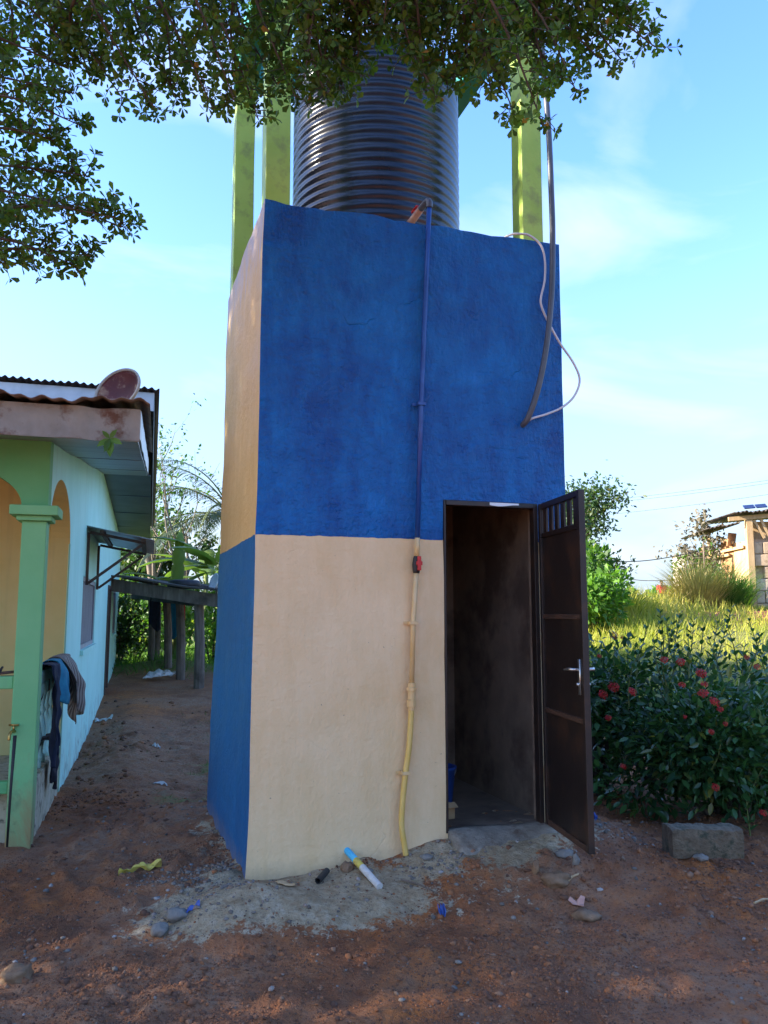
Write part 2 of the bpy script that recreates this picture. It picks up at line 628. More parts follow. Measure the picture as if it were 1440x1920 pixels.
M['silver_sheet'] = mat('silver_sheet', (0.42, 0.45, 0.48), (0.60, 0.62, 0.64), 2.5, 0.38, 0.2, 10, metallic=0.7)
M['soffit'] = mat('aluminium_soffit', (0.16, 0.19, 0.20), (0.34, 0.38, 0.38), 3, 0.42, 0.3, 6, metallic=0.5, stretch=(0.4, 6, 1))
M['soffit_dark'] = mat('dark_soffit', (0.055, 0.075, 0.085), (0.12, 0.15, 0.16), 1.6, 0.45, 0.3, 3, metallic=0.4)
M['grey_bars'] = mat('grey_bars', (0.26, 0.26, 0.28), (0.34, 0.33, 0.35), 5, 0.6)
M['glass_dark'] = mat('dark_pane', (0.10, 0.10, 0.12), None, rough=0.15)
M['brown_frame'] = mat('brown_frame', (0.06, 0.035, 0.025), (0.11, 0.06, 0.04), 5, 0.6)
M['dish_rust'] = mat('rusted_dish', (0.085, 0.012, 0.010), (0.17, 0.03, 0.018), 4, 0.6, 0.2, 30, c3=(0.40, 0.26, 0.15), s3=5.5)
M['dish_rim'] = mat('cream_dish_rim', (0.40, 0.36, 0.28), (0.5, 0.46, 0.38), 6, 0.6)
M['dish_white'] = mat('white_dish', (0.62, 0.64, 0.66), (0.72, 0.73, 0.74), 6, 0.5)
M['brass'] = mat('brass', (0.45, 0.30, 0.09), None, rough=0.35, metallic=0.9)

# --- cloth
def cloth(name, c1, c2=None, stripes=None):
    m, t, b, out = new_mat(name)
    co = N(t, 'ShaderNodeTexCoord').outputs['UV' if False else 'Object']
    col = ramp(t, noise_node(t, co, 14, 4), [(0.35, c1), (0.7, c2 or c1)])
    if stripes:
        w = N(t, 'ShaderNodeTexWave', Scale=stripes[1], Distortion=0.6, bands_direction='Y')
        t.links.new(co, w.inputs['Vector'])
        col = mixc(t, ramp(t, w.outputs['Fac'], [(0.55, 0.0), (0.7, 1.0)]), col, stripes[0])
    t.links.new(col, b.inputs['Base Color'])
    b.inputs['Roughness'].default_value = 0.9
    bump(t, b, noise_node(t, co, 160, 3), 0.3, 0.002)
    return m


M['cloth_navy'] = cloth('navy_cloth', (0.006, 0.012, 0.035), (0.012, 0.02, 0.05))
M['cloth_teal'] = cloth('teal_cloth', (0.01, 0.16, 0.27), (0.02, 0.24, 0.36))
M['cloth_stripe'] = cloth('striped_cloth', (0.11, 0.085, 0.07), (0.17, 0.13, 0.11), ((0.32, 0.28, 0.24), 9))
M['cloth_black'] = cloth('black_cloth', (0.008, 0.010, 0.02), (0.02, 0.022, 0.04))
M['cloth_red'] = cloth('red_cloth', (0.62, 0.015, 0.03), (0.7, 0.03, 0.05))
M['cloth_dark'] = cloth('dark_trousers', (0.03, 0.03, 0.04))
M['skin'] = mat('brown_skin', (0.10, 0.05, 0.03), None, rough=0.6)
M['hair'] = mat('black_hair', (0.01, 0.009, 0.008), None, rough=0.8)
M['plastic_yellow'] = mat('yellow_plastic', (0.50, 0.40, 0.05), (0.66, 0.56, 0.14), 14, 0.5, c3=(0.34, 0.22, 0.07), s3=14)
M['plastic_blue'] = mat('blue_plastic', (0.015, 0.06, 0.28), (0.03, 0.10, 0.36), 14, 0.5)
M['plastic_white'] = mat('white_plastic', (0.48, 0.47, 0.44), (0.66, 0.66, 0.64), 14, 0.55, c3=(0.36, 0.27, 0.19), s3=16)
M['leaf_dry'] = mat('dry_leaf', (0.46, 0.23, 0.17), (0.56, 0.32, 0.24), 20, 0.7)
M['stone_tan'] = mat('tan_stone', (0.15, 0.085, 0.045), (0.27, 0.165, 0.09), 14, 0.75, 0.8, 40, 0.01)
M['stone_grey'] = mat('grey_stone', (0.15, 0.14, 0.12), (0.25, 0.235, 0.21), 14, 0.85, 0.8, 45, 0.01, c3=(0.17, 0.13, 0.10))
M['block'] = mat('mossy_concrete_block', (0.10, 0.072, 0.042), (0.22, 0.165, 0.105), 12, 0.92, 1.0, 45, 0.02, c3=(0.045, 0.05, 0.028), s3=13)
M['mud_block'] = mat('mud_block', (0.42, 0.29, 0.18), (0.56, 0.42, 0.28), 4, 0.95, 0.7, 25, c3=(0.30, 0.20, 0.12), s3=7)
M['mud_pale'] = mat('pale_mud_block', (0.44, 0.34, 0.25), (0.56, 0.46, 0.36), 4, 0.95, 0.7, 25, c3=(0.36, 0.28, 0.2), s3=7)
M['old_plaster'] = mat('old_plaster_board', (0.48, 0.43, 0.36), (0.62, 0.57, 0.50), 2, 0.9, 0.4, 12, c3=(0.34, 0.26, 0.20), s3=3)
M['board_brown'] = mat('rust_brown_board', (0.30, 0.14, 0.06), (0.42, 0.24, 0.12), 3, 0.9, 0.4, 18)
M['dark_sheet'] = mat('dark_roof_sheet', (0.035, 0.028, 0.025), (0.08, 0.06, 0.05), 4, 0.6, 0.3, 20)
M['solar'] = mat('solar_cell', (0.015, 0.025, 0.08), (0.02, 0.035, 0.11), 8, 0.15)
M['bark'] = mat('bark', (0.055, 0.042, 0.032), (0.12, 0.095, 0.075), 10, 0.9, 0.7, 30)
M['bark_pale'] = mat('pale_bark', (0.14, 0.11, 0.085), (0.24, 0.20, 0.16), 10, 0.9, 0.6, 30)
M['stem_green'] = mat('green_stem', (0.10, 0.13, 0.03), (0.17, 0.20, 0.06), 8, 0.7)
M['leaf_over'] = leaf_mat('overhead_leaves', (0.032, 0.07, 0.013), (0.11, 0.19, 0.03), (0.30, 0.15, 0.03), 0.45, 0.42)
M['leaf_ixora'] = leaf_mat('glossy_dark_leaves', (0.014, 0.048, 0.016), (0.06, 0.15, 0.042), (0.24, 0.22, 0.04), 0.28, 0.22, 0.5)
M['leaf_mid'] = leaf_mat('mid_green_leaves', (0.03, 0.085, 0.012), (0.08, 0.17, 0.03), (0.20, 0.20, 0.04), 0.5, 0.35)
M['leaf_light'] = leaf_mat('light_green_leaves', (0.06, 0.15, 0.02), (0.13, 0.26, 0.04), (0.3, 0.3, 0.05), 0.5, 0.4)
M['leaf_dark'] = leaf_mat('dark_green_leaves', (0.02, 0.05, 0.015), (0.045, 0.09, 0.025), (0.12, 0.11, 0.03), 0.5, 0.3)
M['leaf_dead'] = leaf_mat('withered_leaves', (0.08, 0.07, 0.05), (0.16, 0.14, 0.10), (0.2, 0.13, 0.07), 0.8, 0.15)
M['banana'] = leaf_mat('banana_leaf', (0.045, 0.10, 0.03), (0.15, 0.22, 0.055), (0.36, 0.36, 0.10), 0.4, 0.35)
M['palm'] = leaf_mat('palm_leaf', (0.045, 0.065, 0.045), (0.08, 0.11, 0.07), (0.14, 0.13, 0.07), 0.5, 0.2)
M['grass_hill'] = leaf_mat('hill_grass_blades', (0.16, 0.21, 0.03), (0.44, 0.40, 0.075), (0.54, 0.43, 0.17), 0.6, 0.45)
M['grass_green'] = leaf_mat('green_grass_blades', (0.05, 0.13, 0.02), (0.12, 0.23, 0.04), (0.3, 0.3, 0.08), 0.6, 0.4)
M['grass_dry'] = leaf_mat('dry_grass_blades', (0.24, 0.21, 0.07), (0.46, 0.36, 0.16), (0.50, 0.36, 0.18), 0.7, 0.35)
M['grass_yard'] = leaf_mat('yard_grass_blades', (0.05, 0.085, 0.02), (0.10, 0.15, 0.04), (0.2, 0.17, 0.07), 0.6, 0.3)
M['petal'] = mat('red_petals', (0.42, 0.004, 0.008), (0.60, 0.012, 0.012), 60, 0.6)

# ------------------------------------------------------------------ ground
TC = Vector((-0.711, 4.6, 0))           # tower's near left corner
TY = R(18)
tc_, ts_ = math.cos(TY), math.sin(TY)


def tower_local(x, y):
    dx, dy = x - TC.x, y - TC.y
    return dx * tc_ + dy * ts_, -dx * ts_ + dy * tc_


HO = Vector((-2.326, 5.638, 0))         # house near right corner
HY = R(15.7)


def gauss(x, y, cx, cy, sx, sy=None, rot=0.0):
    sy = sx if sy is None else sy
    c, s = math.cos(rot), math.sin(rot)
    dx, dy = x - cx, y - cy
    u, v = dx * c + dy * s, -dx * s + dy * c
    return np.exp(-(u / sx) ** 2 - (v / sy) ** 2)


def tower_skirt(x, y):
    """distance outside the tower's footprint"""
    s, t = tower_local(x, y)
    dx = np.maximum(np.maximum(-s, s - 1.96), 0)
    dy = np.maximum(np.maximum(-t, t - 1.66), 0)
    return np.sqrt(dx * dx + dy * dy)


def base_height(x, y):
    x = np.asarray(x, float)
    y = np.asarray(y, float)
    h = 0.0 * x
    # hill to the right and behind
    hill = 1.60 * sstep(6.6, 19.0, y + 0.10 * x) * sstep(-1.0, 4.5, x) + 0.22 * sstep(19, 46, y) * sstep(-6, 8, x)
    far = -3.0 * sstep(60, 220, y)
    h = h + hill + far + 0.32 * sstep(9, 17, y) * sstep(1.5, -3, x)
    # mound the tower stands on, higher at the door
    s, t = tower_local(x, y)
    d = tower_skirt(x, y)
    along = 0.15 + 0.105 * sstep(0.2, 1.3, s) - 0.02 * sstep(0, 1.6, t)
    h = h + along * np.exp(-(d / 0.62) ** 2)
    # hump of spilled cement before the near corner
    h = h + 0.10 * gauss(x, y, -0.60, 4.24, 0.40, 0.20, 0.3)
    h = h + 0.05 * gauss(x, y, -0.95, 15.9, 1.3, 0.8)
    # mossy bank under the shed
    h = h + 0.30 * gauss(x, y, -4.55, 17.6, 1.2, 0.7)
    # wheel-rut dip to the right foreground
    h = h + 0.10 * gauss(x + 0.27 * (y - 6), y, -1.95, 9.5, 0.35, 3.5)
    h = h - 0.05 * gauss(x, y, 0.95, 4.35, 0.8, 0.22, 0.25)
    h = h + 0.05 * gauss(x, y, 1.9, 4.7, 0.9, 0.4)
    return h


def ground_height(x, y):
    h = base_height(x, y)
    near = 1.0 - sstep(9, 16, np.asarray(y, float))
    h = h + 0.020 * fbm(x * 1.3, y * 1.3, 3, 3) + near * 0.016 * fbm(x * 6, y * 6, 3, 21)
    clod = np.maximum(fbm(x * 11, y * 11, 3, 5), 0.0) + 0.8 * np.maximum(fbm(x * 5.5, y * 5.5, 2, 15), 0.0)
    clod = clod * (0.55 + 0.75 * np.clip(0.5 + fbm(x * 1.1, y * 1.1, 2, 77), 0, 1.3))
    rough = 1.0 - 0.85 * cement_mask(x, y)
    h = h + near * rough * 0.026 * clod
    return h


def cement_mask(x, y):
    s, t = tower_local(x, y)
    m = gauss(x, y, -0.62, 4.32, 0.60, 0.30, 0.3) * 1.5
    m = m + np.exp(-((s - 1.45) / 0.42) ** 2 - ((t + 0.10) / 0.16) ** 2) * 1.3
    m = m + 0.42 * gauss(x, y, 0.15, 4.45, 0.75, 0.22, 0.15)
    m = m + 0.35 * np.exp(-(tower_skirt(x, y) / 0.35) ** 2)
    m = m * (1.0 + 0.55 * fbm(x * 4, y * 4, 4, 40))
    return np.clip(m, 0, 1)


def axis(fine0, fine1, step, lo, hi, g=1.09):
    a = list(np.arange(fine0, fine1 + 1e-6, step))
    s = step
    v = fine1
    while v < hi:
        s *= g
        v += s
        a.append(v)
    s = step
    v = fine0
    b = []
    while v > lo:
        s *= g
        v -= s
        b.append(v)
    return np.array(b[::-1] + a)


xs = axis(-3.4, 2.9, 0.023, -420, 420)
ys = axis(3.0, 9.4, 0.0245, -60, 900, 1.055)
GX, GY = np.meshgrid(xs, ys)
GZ = ground_height(GX, GY)
nx, ny = len(xs), len(ys)
V = np.stack([GX.ravel(), GY.ravel(), GZ.ravel()], 1)
ii = np.arange(nx * ny).reshape(ny, nx)
F = np.stack([ii[:-1, :-1].ravel(), ii[:-1, 1:].ravel(), ii[1:, 1:].ravel(), ii[1:, :-1].ravel()], 1)
cem = cement_mask(GX, GY)
greyish = np.clip(0.5 + 0.7 * fbm(GX * 0.9 + 3, GY * 0.9, 4, 60) + 0.5 * np.exp(-(tower_skirt(GX, GY) / 0.55) ** 2)
                  + 0.6 * gauss(GX, GY, -2.1, 8.5, 1.6, 3.0) - 0.4 * gauss(GX, GY, 1.7, 4.7, 0.8, 0.5), 0, 1)
grassy = np.clip(sstep(8.0, 11.0, GY + 0.35 * np.maximum(GX - 3.0, 0)) * sstep(0.6, 2.5, GX) + sstep(15, 21, GY), 0, 1)
grassy = grassy * (1 - 0.95 * gauss(GX, GY, 8.0, 17.0, 2.6, 2.4)) + 0.6 * gauss(GX, GY, -4.5, 17.4, 1.4, 0.9)
moss = np.clip(0.8 * gauss(GX, GY, -1.5, 9.0, 0.6, 2.6) * (0.6 + 0.9 * fbm(GX * 2.2, GY * 2.2, 3, 71)) , 0, 1)
grassy = np.clip(grassy + moss, 0, 1)
gc = np.stack([cem.ravel(), greyish.ravel(), grassy.ravel(), np.ones(nx * ny)], 1)


def ground_mat():
    m, t, b, out = new_mat('laterite_ground')
    co = N(t, 'ShaderNodeTexCoord').outputs['Object']
    at_ = N(t, 'ShaderNodeAttribute', attribute_name='ground_kind')
    sep = N(t, 'ShaderNodeSeparateColor')
    t.links.new(at_.outputs['Color'], sep.inputs[0])
    n1 = noise_node(t, co, 2.2, 7, 0.68, 0.5)
    n2 = noise_node(t, co, 17, 6, 0.7, 0.3)
    n3 = noise_node(t, co, 90, 4, 0.7)
    soil = ramp(t, n1, [(0.30, (0.18, 0.062, 0.026)), (0.45, (0.36, 0.122, 0.040)), (0.58, (0.54, 0.17, 0.036)), (0.72, (0.40, 0.195, 0.09))])
    soil = mixc(t, ramp(t, n2, [(0.40, 0.0), (0.62, 0.7)]), soil, (0.21, 0.085, 0.038))
    grey = ramp(t, n2, [(0.35, (0.22, 0.135, 0.085)), (0.65, (0.43, 0.315, 0.22))])
    gf = mth(t, 'MULTIPLY', sep.outputs['Green'], ramp(t, n1, [(0.38, 0.25), (0.60, 1.0)]))
    col = mixc(t, mth(t, 'MULTIPLY', gf, 0.62), soil, grey)
    cemc = ramp(t, n2, [(0.30, (0.33, 0.245, 0.135)), (0.52, (0.53, 0.43, 0.275)), (0.72, (0.66, 0.57, 0.42))])
    cemc = mixc(t, ramp(t, n1, [(0.50, 0.0), (0.64, 0.75)]), cemc, (0.27, 0.20, 0.11))
    cf = mth(t, 'ADD', sep.outputs['Red'], mth(t, 'ADD', mth(t, 'MULTIPLY', mth(t, 'SUBTRACT', n2, 0.5), 1.5), mth(t, 'MULTIPLY', mth(t, 'SUBTRACT', n3, 0.5), 0.6)), clamp=True)
    col = mixc(t, ramp(t, cf, [(0.40, 0.0), (0.52, 0.9)]), col, cemc)
    gr = ramp(t, n2, [(0.3, (0.12, 0.14, 0.03)), (0.7, (0.26, 0.26, 0.07))])
    gf2 = mth(t, 'ADD', sep.outputs['Blue'], mth(t, 'MULTIPLY', mth(t, 'SUBTRACT', n2, 0.5), 0.9), clamp=True)
    col = mixc(t, ramp(t, gf2, [(0.35, 0.0), (0.7, 1.0)]), col, gr)
    n4 = noise_node(t, co, 36, 5, 0.75)  # dark lows and pale highs put relief shading into the soil colour
    col = mixc(t, ramp(t, n4, [(0.30, 0.85), (0.46, 0.0)]), col, mixc(t, 0.72, col, (0.03, 0.015, 0.010)))
    col = mixc(t, ramp(t, n4, [(0.54, 0.0), (0.68, 0.6)]), col, mixc(t, 0.5, col, (0.50, 0.25, 0.11)))
    # tiny pale and dark grains
    col = mixc(t, ramp(t, n3, [(0.66, 0.0), (0.72, 0.7)]), col, (0.34, 0.27, 0.20))
    col = mixc(t, ramp(t, n3, [(0.28, 0.8), (0.36, 0.0)]), col, (0.035, 0.022, 0.016))
    t.links.new(col, b.inputs['Base Color'])
    b.inputs['Roughness'].default_value = 0.86
    b.inputs['Specular IOR Level'].default_value = 0.35
    h = mth(t, 'ADD', mth(t, 'MULTIPLY', n2, 1.0), mth(t, 'MULTIPLY', n3, 0.35))
    h = mth(t, 'ADD', h, mth(t, 'MULTIPLY', noise_node(t, co, 38, 5, 0.75), 0.8))
    bump(t, b, h, 1.0, 0.035)
    return m


M['ground'] = ground_mat()
ground = np_mesh('ground', V, F, M['ground'], attrs={'ground_kind': gc}, smooth=True)
tag(ground, 'red laterite yard rising to a grassy hill on the right', kind='structure')


def gh(x, y):
    return float(ground_height(np.array([x], float), np.array([y], float))[0])


def on_ground(px, py, y0=3.2, y1=60):
    """where the sight line through a photo pixel meets the ground"""
    Y = y0
    while Y < y1:
        p = at(px, py, Y)
        if p.z <= gh(p.x, p.y):
            return Vector((p.x, p.y, gh(p.x, p.y)))
        Y *= 1.004
    p = at(px, py, y1)
    return Vector((p.x, p.y, gh(p.x, p.y)))


# ------------------------------------------------------------------ the tower house
tower = empty('tower_house', TC, TY, 'tall blue and cream tower house with open metal door', 'building')
WS, WT, ZT = 1.96, 1.66, 3.985
D0, D1, DZ0, DZ1 = 1.125, 1.765, 0.285, 2.236
TH = 0.13


def tower_walls():
    zs = sorted(set([-0.25, -0.1, 0.0, 0.12] + list(np.round(np.arange(0.2, DZ0, 0.06), 3)) + [DZ0] + list(np.round(np.linspace(DZ0, DZ1, 30)[1:], 4)) + list(np.round(np.linspace(DZ1, ZT, 28)[1:], 4))))
    front = sorted(set(list(np.round(np.linspace(0, D0, 19), 4)) + list(np.round(np.linspace(D0, D1, 10), 4)) + list(np.round(np.linspace(D1, WS, 5), 4))))
    side = list(np.round(np.linspace(0, WT, 22), 4))
    per = [(s, 0.0, 0) for s in front] + [(WS, t, 2) for t in side[1:]] + [(s, WT, 2) for s in front[::-1][1:]] + [(0.0, t, 1) for t in side[::-1][1:-1]]
    n = len(per)
    mb = MB()

    def pt(k, z, inner):
        s, t, kd = per[k]
        if inner:
            s2 = min(max(s, TH), WS - TH)
            t2 = min(max(t, TH), WT - TH)
            return (s2, t2, z)
        # plaster swells a little and the left side leans out at its foot
        w = 0.007 * float(fbm(np.array([s * 2.1 + t * 1.7 + 5]), np.array([z * 2.0]), 3, 90)[0])
        foot = max(0.0, (2.6 - z) / 2.6)
        ss, tt = s, t
        if s == 0.0:
            ss += w - foot * (0.030 + 0.030 * t / WT)
        if s == WS:
            ss += w * 1.6 - 0.03 * foot + 0.012
        if t == 0.0:
            tt += w
        zz = z
        if z > ZT - 0.001:
            zz = z + 0.012 * float(fbm(np.array([s * 6 + t * 5]), np.array([0.3]), 3, 33)[0])
        return (ss, tt, zz)
    nz_ = len(zs)
    outer = [[pt(k, z, False) for k in range(n)] for z in zs]
    inner = [[pt(k, z, True) for k in range(n)] for z in zs]
    vs = [p for row in outer for p in row] + [p for row in inner for p in row]
    OFF = n * nz_
    fs, ms = [], []

    def hole(j, k):
        s0 = per[k][0]
        s1 = per[(k + 1) % n][0]
        if per[k][1] != 0.0 or per[(k + 1) % n][1] != 0.0:
            return False
        return s0 >= D0 - 1e-6 and s1 <= D1 + 1e-6 and zs[j] >= DZ0 - 1e-6 and zs[j + 1] <= DZ1 + 1e-6
    for j in range(nz_ - 1):
        for k in range(n):
            if hole(j, k):
                continue
            k2 = (k + 1) % n
            kd = per[k2][2] if per[k][2] == 0 and per[k2][2] == 2 else per[k][2]
            if per[k][2] == 1 or (per[k][0] == 0.0 and per[k2][0] == 0.0):
                kd = 1
            a, b_, c, d = j * n + k, j * n + k2, (j + 1) * n + k2, (j + 1) * n + k
            fs.append((a, b_, c, d))
            ms.append(kd)
            fs.append((a + OFF, d + OFF, c + OFF, b_ + OFF))
            ms.append(3)
            if j == nz_ - 2:
                fs.append((d, c, c + OFF, d + OFF))
                ms.append(4)
            for (jj, kk, e) in ((j + 1, k, (d, c)), (j - 1, k, (b_, a)), (j, k2, (c, b_)), (j, (k - 1) % n, (a, d))):
                if 0 <= jj < nz_ - 1 and hole(jj, kk):
                    fs.append((e[0], e[1], e[1] + OFF, e[0] + OFF))
                    ms.append(3)
    mb.v, mb.f, mb.m = vs, fs, ms
    return mb


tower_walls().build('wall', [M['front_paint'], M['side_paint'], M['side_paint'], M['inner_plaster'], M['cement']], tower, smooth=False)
MB().box(TH + 0.002, WS - TH - 0.002, TH + 0.002, WT - TH - 0.002, 3.80, 3.93).build('roof_slab', M['cement'], tower)
MB().box(TH + 0.002, WS - TH - 0.002, TH - 0.12, WT - TH - 0.002, 0.0, DZ0 - 0.006).build('floor_slab', M['inner_plaster'], tower)
# door sill of poured cement, worn round
sill = MB()
sill.sheet(lambda u, v: (D0 + 0.012 + u * (D1 - D0 + 0.06), 0.05 - v * (0.27 + 0.03 * math.sin(u * 6)), DZ0 + 0.014 - 0.10 * v ** 2.2 + 0.006 * math.sin(u * 7 + v * 3)), 16, 8, thick=(0, 0, -0.2))
M['sill'] = mat('worn_sill_cement', (0.17, 0.14, 0.105), (0.32, 0.285, 0.225), 9, 0.92, 0.9, 40, 0.012, c3=(0.13, 0.085, 0.055), s3=8)
sill.build('door_sill', M['sill'], tower, smooth=True)
# steel door frame set in the opening
fr = MB()
fr.box(D0 + 0.002, D0 + 0.016, -0.006, 0.05, DZ0, DZ1 - 0.002)
fr.box(D1 - 0.03, D1 - 0.002, -0.008, 0.05, DZ0, DZ1 - 0.002)
fr.box(D0 + 0.017, D1 - 0.031, -0.010, 0.05, DZ1 - 0.032, DZ1 - 0.002)
fr.build('door_frame', M['door_metal'], tower, bevel=0.003)
dab = MB()
dab.sheet(lambda u, v: (1.43 + 0.20 * u, -0.0125 - 0.001, DZ1 - 0.006 - 0.022 * v * (0.75 + 0.25 * math.sin(u * 5))), 10, 2, thick=(0, 0.0008, 0))
dab.build('paint_dab', M['white_paint'], tower)

# the door leaf, hinged on the right jamb and swung out towards the viewer
DL = 0.655
hinge = Vector((D1 - 0.004, -0.016, 0))
da = R(-81) - TY
dd = Vector((math.cos(da), math.sin(da), 0))
dn = Vector((-math.sin(da), math.cos(da), 0))      # thickness direction


def dp(u, w, z):
    return hinge + dd * u + dn * w + Vector((0, 0, z))


def dbox(mb, u0, u1, w0, w1, z0, z1):
    c = dp((u0 + u1) / 2, (w0 + w1) / 2, (z0 + z1) / 2)
    mb.obox(c, dd * (u1 - u0) / 2, dn * (w1 - w0) / 2, Vector((0, 0, (z1 - z0) / 2)))
    return mb


ZB, ZTOP = DZ0 + 0.012, DZ1 - 0.006
door = dbox(MB(), 0.036, DL - 0.036, 0.014, 0.019, ZB + 0.034, ZTOP - 0.215).build('door', M['door_metal'], tower)
for (u0, u1) in ((0, 0.035), (DL - 0.035, DL)):
    dbox(MB(), u0, u1, 0.0, 0.036, ZB, ZTOP).build('stile', M['door_metal'], door, bevel=0.003)
for z0, h_, mm in ((ZB, 0.033, 'rust_edge'), (ZB + 0.66, 0.028, 'rust_edge'), (ZB + 1.22, 0.028, 'rust_edge'), (ZTOP - 0.215, 0.03, 'door_metal'), (ZTOP - 0.036, 0.036, 'door_metal')):
    dbox(MB(), 0.036, DL - 0.036, 0.003, 0.033, z0, z0 + h_).build('rail', M[mm], door, bevel=0.003)
for k in range(6):
    u = 0.036 + (DL - 0.072) * (k + 0.5) / 6
    dbox(MB(), u - 0.027, u + 0.027, 0.012, 0.024, ZTOP - 0.184, ZTOP - 0.037).build('bar', M['door_metal'], door)
hd = MB()
for side in (1, -1):
    w = 0.036 if side == 1 else 0.0
    zc = ZB + 0.93
    c = dp(DL - 0.05, w + side * 0.003, zc - 0.02)
    hd.obox(c, dd * 0.014, dn * 0.003, Vector((0, 0, 0.095)))
    p0 = dp(DL - 0.05, w + side * 0.004, zc + 0.02)
    p1 = dp(DL - 0.05, w + side * 0.045, zc + 0.02)
    p2 = dp(DL - 0.07, w + side * 0.05, zc + 0.022)
    p3 = dp(DL - 0.16, w + side * 0.048, zc + 0.012)
    hd.tube([p0, p1, p2, (p2 + p3) / 2, p3], [0.008, 0.008, 0.009, 0.008, 0.006], 8)
    hd.tube([dp(DL - 0.05, w, zc - 0.06), dp(DL - 0.05, w + side * 0.02, zc - 0.06)], 0.009, 8)
hd.build('handle', M['steel'], door, smooth=True)
for z in (ZB + 0.25, ZB + 1.0, ZTOP - 0.3):
    MB().tube([dp(-0.006, 0.018, z), dp(-0.006, 0.018, z + 0.09)], 0.010, 8).build('hinge', M['door_metal'], door)

# four lime-green columns with a teal ring beam
CW = 0.15
cols = {'front_left': (0.012, 0.03), 'back_left': (0.012, WT - CW - 0.03), 'front_right': (WS - CW - 0.085, 0.03), 'back_right': (WS - CW - 0.085, WT - CW - 0.03)}
for nm, (cx, cy) in cols.items():
    mb = MB()
    k = 24

    def col_pt(i, z):
        o = 0.0018 * math.sin(z * 5 + cx * 5 + cy * 3)
        xs_ = (cx, cx + CW, cx + CW, cx)[i] + o
        ys_ = (cy, cy, cy + CW, cy + CW)[i] + o * 0.5
        return (xs_, ys_, z)
    zs_ = [3.9 + (5.74 - 3.9) * i / k for i in range(k + 1)]
    vs = [col_pt(i, z) for z in zs_ for i in range(4)]
    fs = [(j * 4 + i, j * 4 + (i + 1) % 4, (j + 1) * 4 + (i + 1) % 4, (j + 1) * 4 + i) for j in range(k) for i in range(4)] + [(3, 2, 1, 0), tuple(k * 4 + i for i in range(4))]
    mb.add(vs, fs)
    mb.build('column', M['lime'], tower, bevel=0.006)
x0, x1 = cols['front_left'][0] - 0.01, cols['front_right'][0] + CW + 0.01
y0, y1 = cols['front_left'][1] - 0.01, cols['back_left'][1] + CW + 0.01
for (a, b_, c, d) in ((x0, x1, y0, y0 + 0.17), (x0, x1, y1 - 0.17, y1), (x0, x0 + 0.17, y0 + 0.171, y1 - 0.171), (x1 - 0.17, x1, y0 + 0.171, y1 - 0.171)):
    MB().box(a, b_, c, d, 5.742, 5.96).build('ring_beam', M['teal'], tower, bevel=0.006)


def TL(s, t, z):
    """tower coordinates to the world"""
    return Vector((TC.x + s * tc_ - t * ts_, TC.y + s * ts_ + t * tc_, z))


# ------------------------------------------------------------------ water tank on the roof
tank = empty('water_tank', TL(0.965, 0.86, 3.932), TY, 'black ribbed plastic water tank standing on the tower roof', 'water tank')
TR = 0.605
prof = [(0.0, 0.0), (TR - 0.03, 0.0), (TR - 0.006, 0.012)]
z = 0.03
pitch = 0.066
while z < 1.36:
    for q in range(8):
        prof.append((TR + 0.0050 * math.cos(2 * math.pi * q / 8), z + pitch * q / 8))
    z += pitch
zt = z
prof += [(TR, zt), (TR - 0.004, zt + 0.06), (TR - 0.03, zt + 0.09), (TR - 0.12, zt + 0.15), (TR - 0.26, zt + 0.20), (0.24, zt + 0.23), (0.235, zt + 0.29), (0.0, zt + 0.29)]
MB().lathe(prof, 96).build('body', M['tank'], tank, smooth=True)
MB().lathe([(0.0, zt + 0.292), (0.262, zt + 0.292), (0.27, zt + 0.30), (0.27, zt + 0.33), (0.25, zt + 0.35), (0.10, zt + 0.36), (0, zt + 0.36)], 40).build('lid', M['tank'], tank, smooth=True)

# ------------------------------------------------------------------ down pipe on the front wall
PW = -0.034          # stands this far off the wall


def smooth_path(pts, n=8):
    pts = [Vector(p) for p in pts]
    out = []
    for i in range(len(pts) - 1):
        p0, p1, p2, p3 = pts[max(i - 1, 0)], pts[i], pts[i + 1], pts[min(i + 2, len(pts) - 1)]
        for k in range(n):
            u = k / n
            out.append(0.5 * ((2 * p1) + (p2 - p0) * u + (2 * p0 - 5 * p1 + 4 * p2 - p3) * u * u + (3 * p1 - p0 - 3 * p2 + p3) * u ** 3))
    out.append(pts[-1])
    return out


pipe = empty('water_pipe', TL(0.93, PW, 0), TY, 'thin water pipe running down the wall, blue above and cream below', 'pipe')
ox, oy = 0.93, PW


def PL(s, t, z):
    return Vector((s - ox, t - oy, z))


MB().tube([PL(1.036, PW, 4.10), PL(1.012, PW, 3.6), PL(0.973, PW, 2.81), PL(0.945, PW, 1.996)], 0.0155, 10).build('pipe', M['pipe_blue'], pipe, smooth=True)
MB().tube([PL(0.945, PW, 1.994), PL(0.940, PW, 1.87)], 0.016, 10).build('pipe', M['pipe_cream'], pipe, smooth=True)
MB().tube([PL(0.937, PW, 1.80), PL(0.916, PW, 1.49), PL(0.905, PW, 1.14)], 0.015, 10).build('pipe', M['pipe_cream'], pipe, smooth=True)
MB().tube(smooth_path([PL(1.036, PW, 4.08), PL(1.036, PW, 4.115), PL(1.030, PW + 0.025, 4.132), PL(1.012, PW + 0.09, 4.11)], 6), 0.021, 10).build('elbow', M['pipe_grey'], pipe, smooth=True)
MB().tube([PL(1.012, PW + 0.09, 4.11), PL(0.99, PW + 0.22, 4.075), PL(0.97, PW + 0.34, 4.05)], [0.022, 0.026, 0.02], 10).build('tank_valve', M['bronze'], pipe, smooth=True)
tv = MB()
tv.obox(PL(0.995, PW + 0.15, 4.135), Vector((0.010, 0.0, 0)), Vector((0, 0.045, 0)), Vector((0, 0, 0.007)))
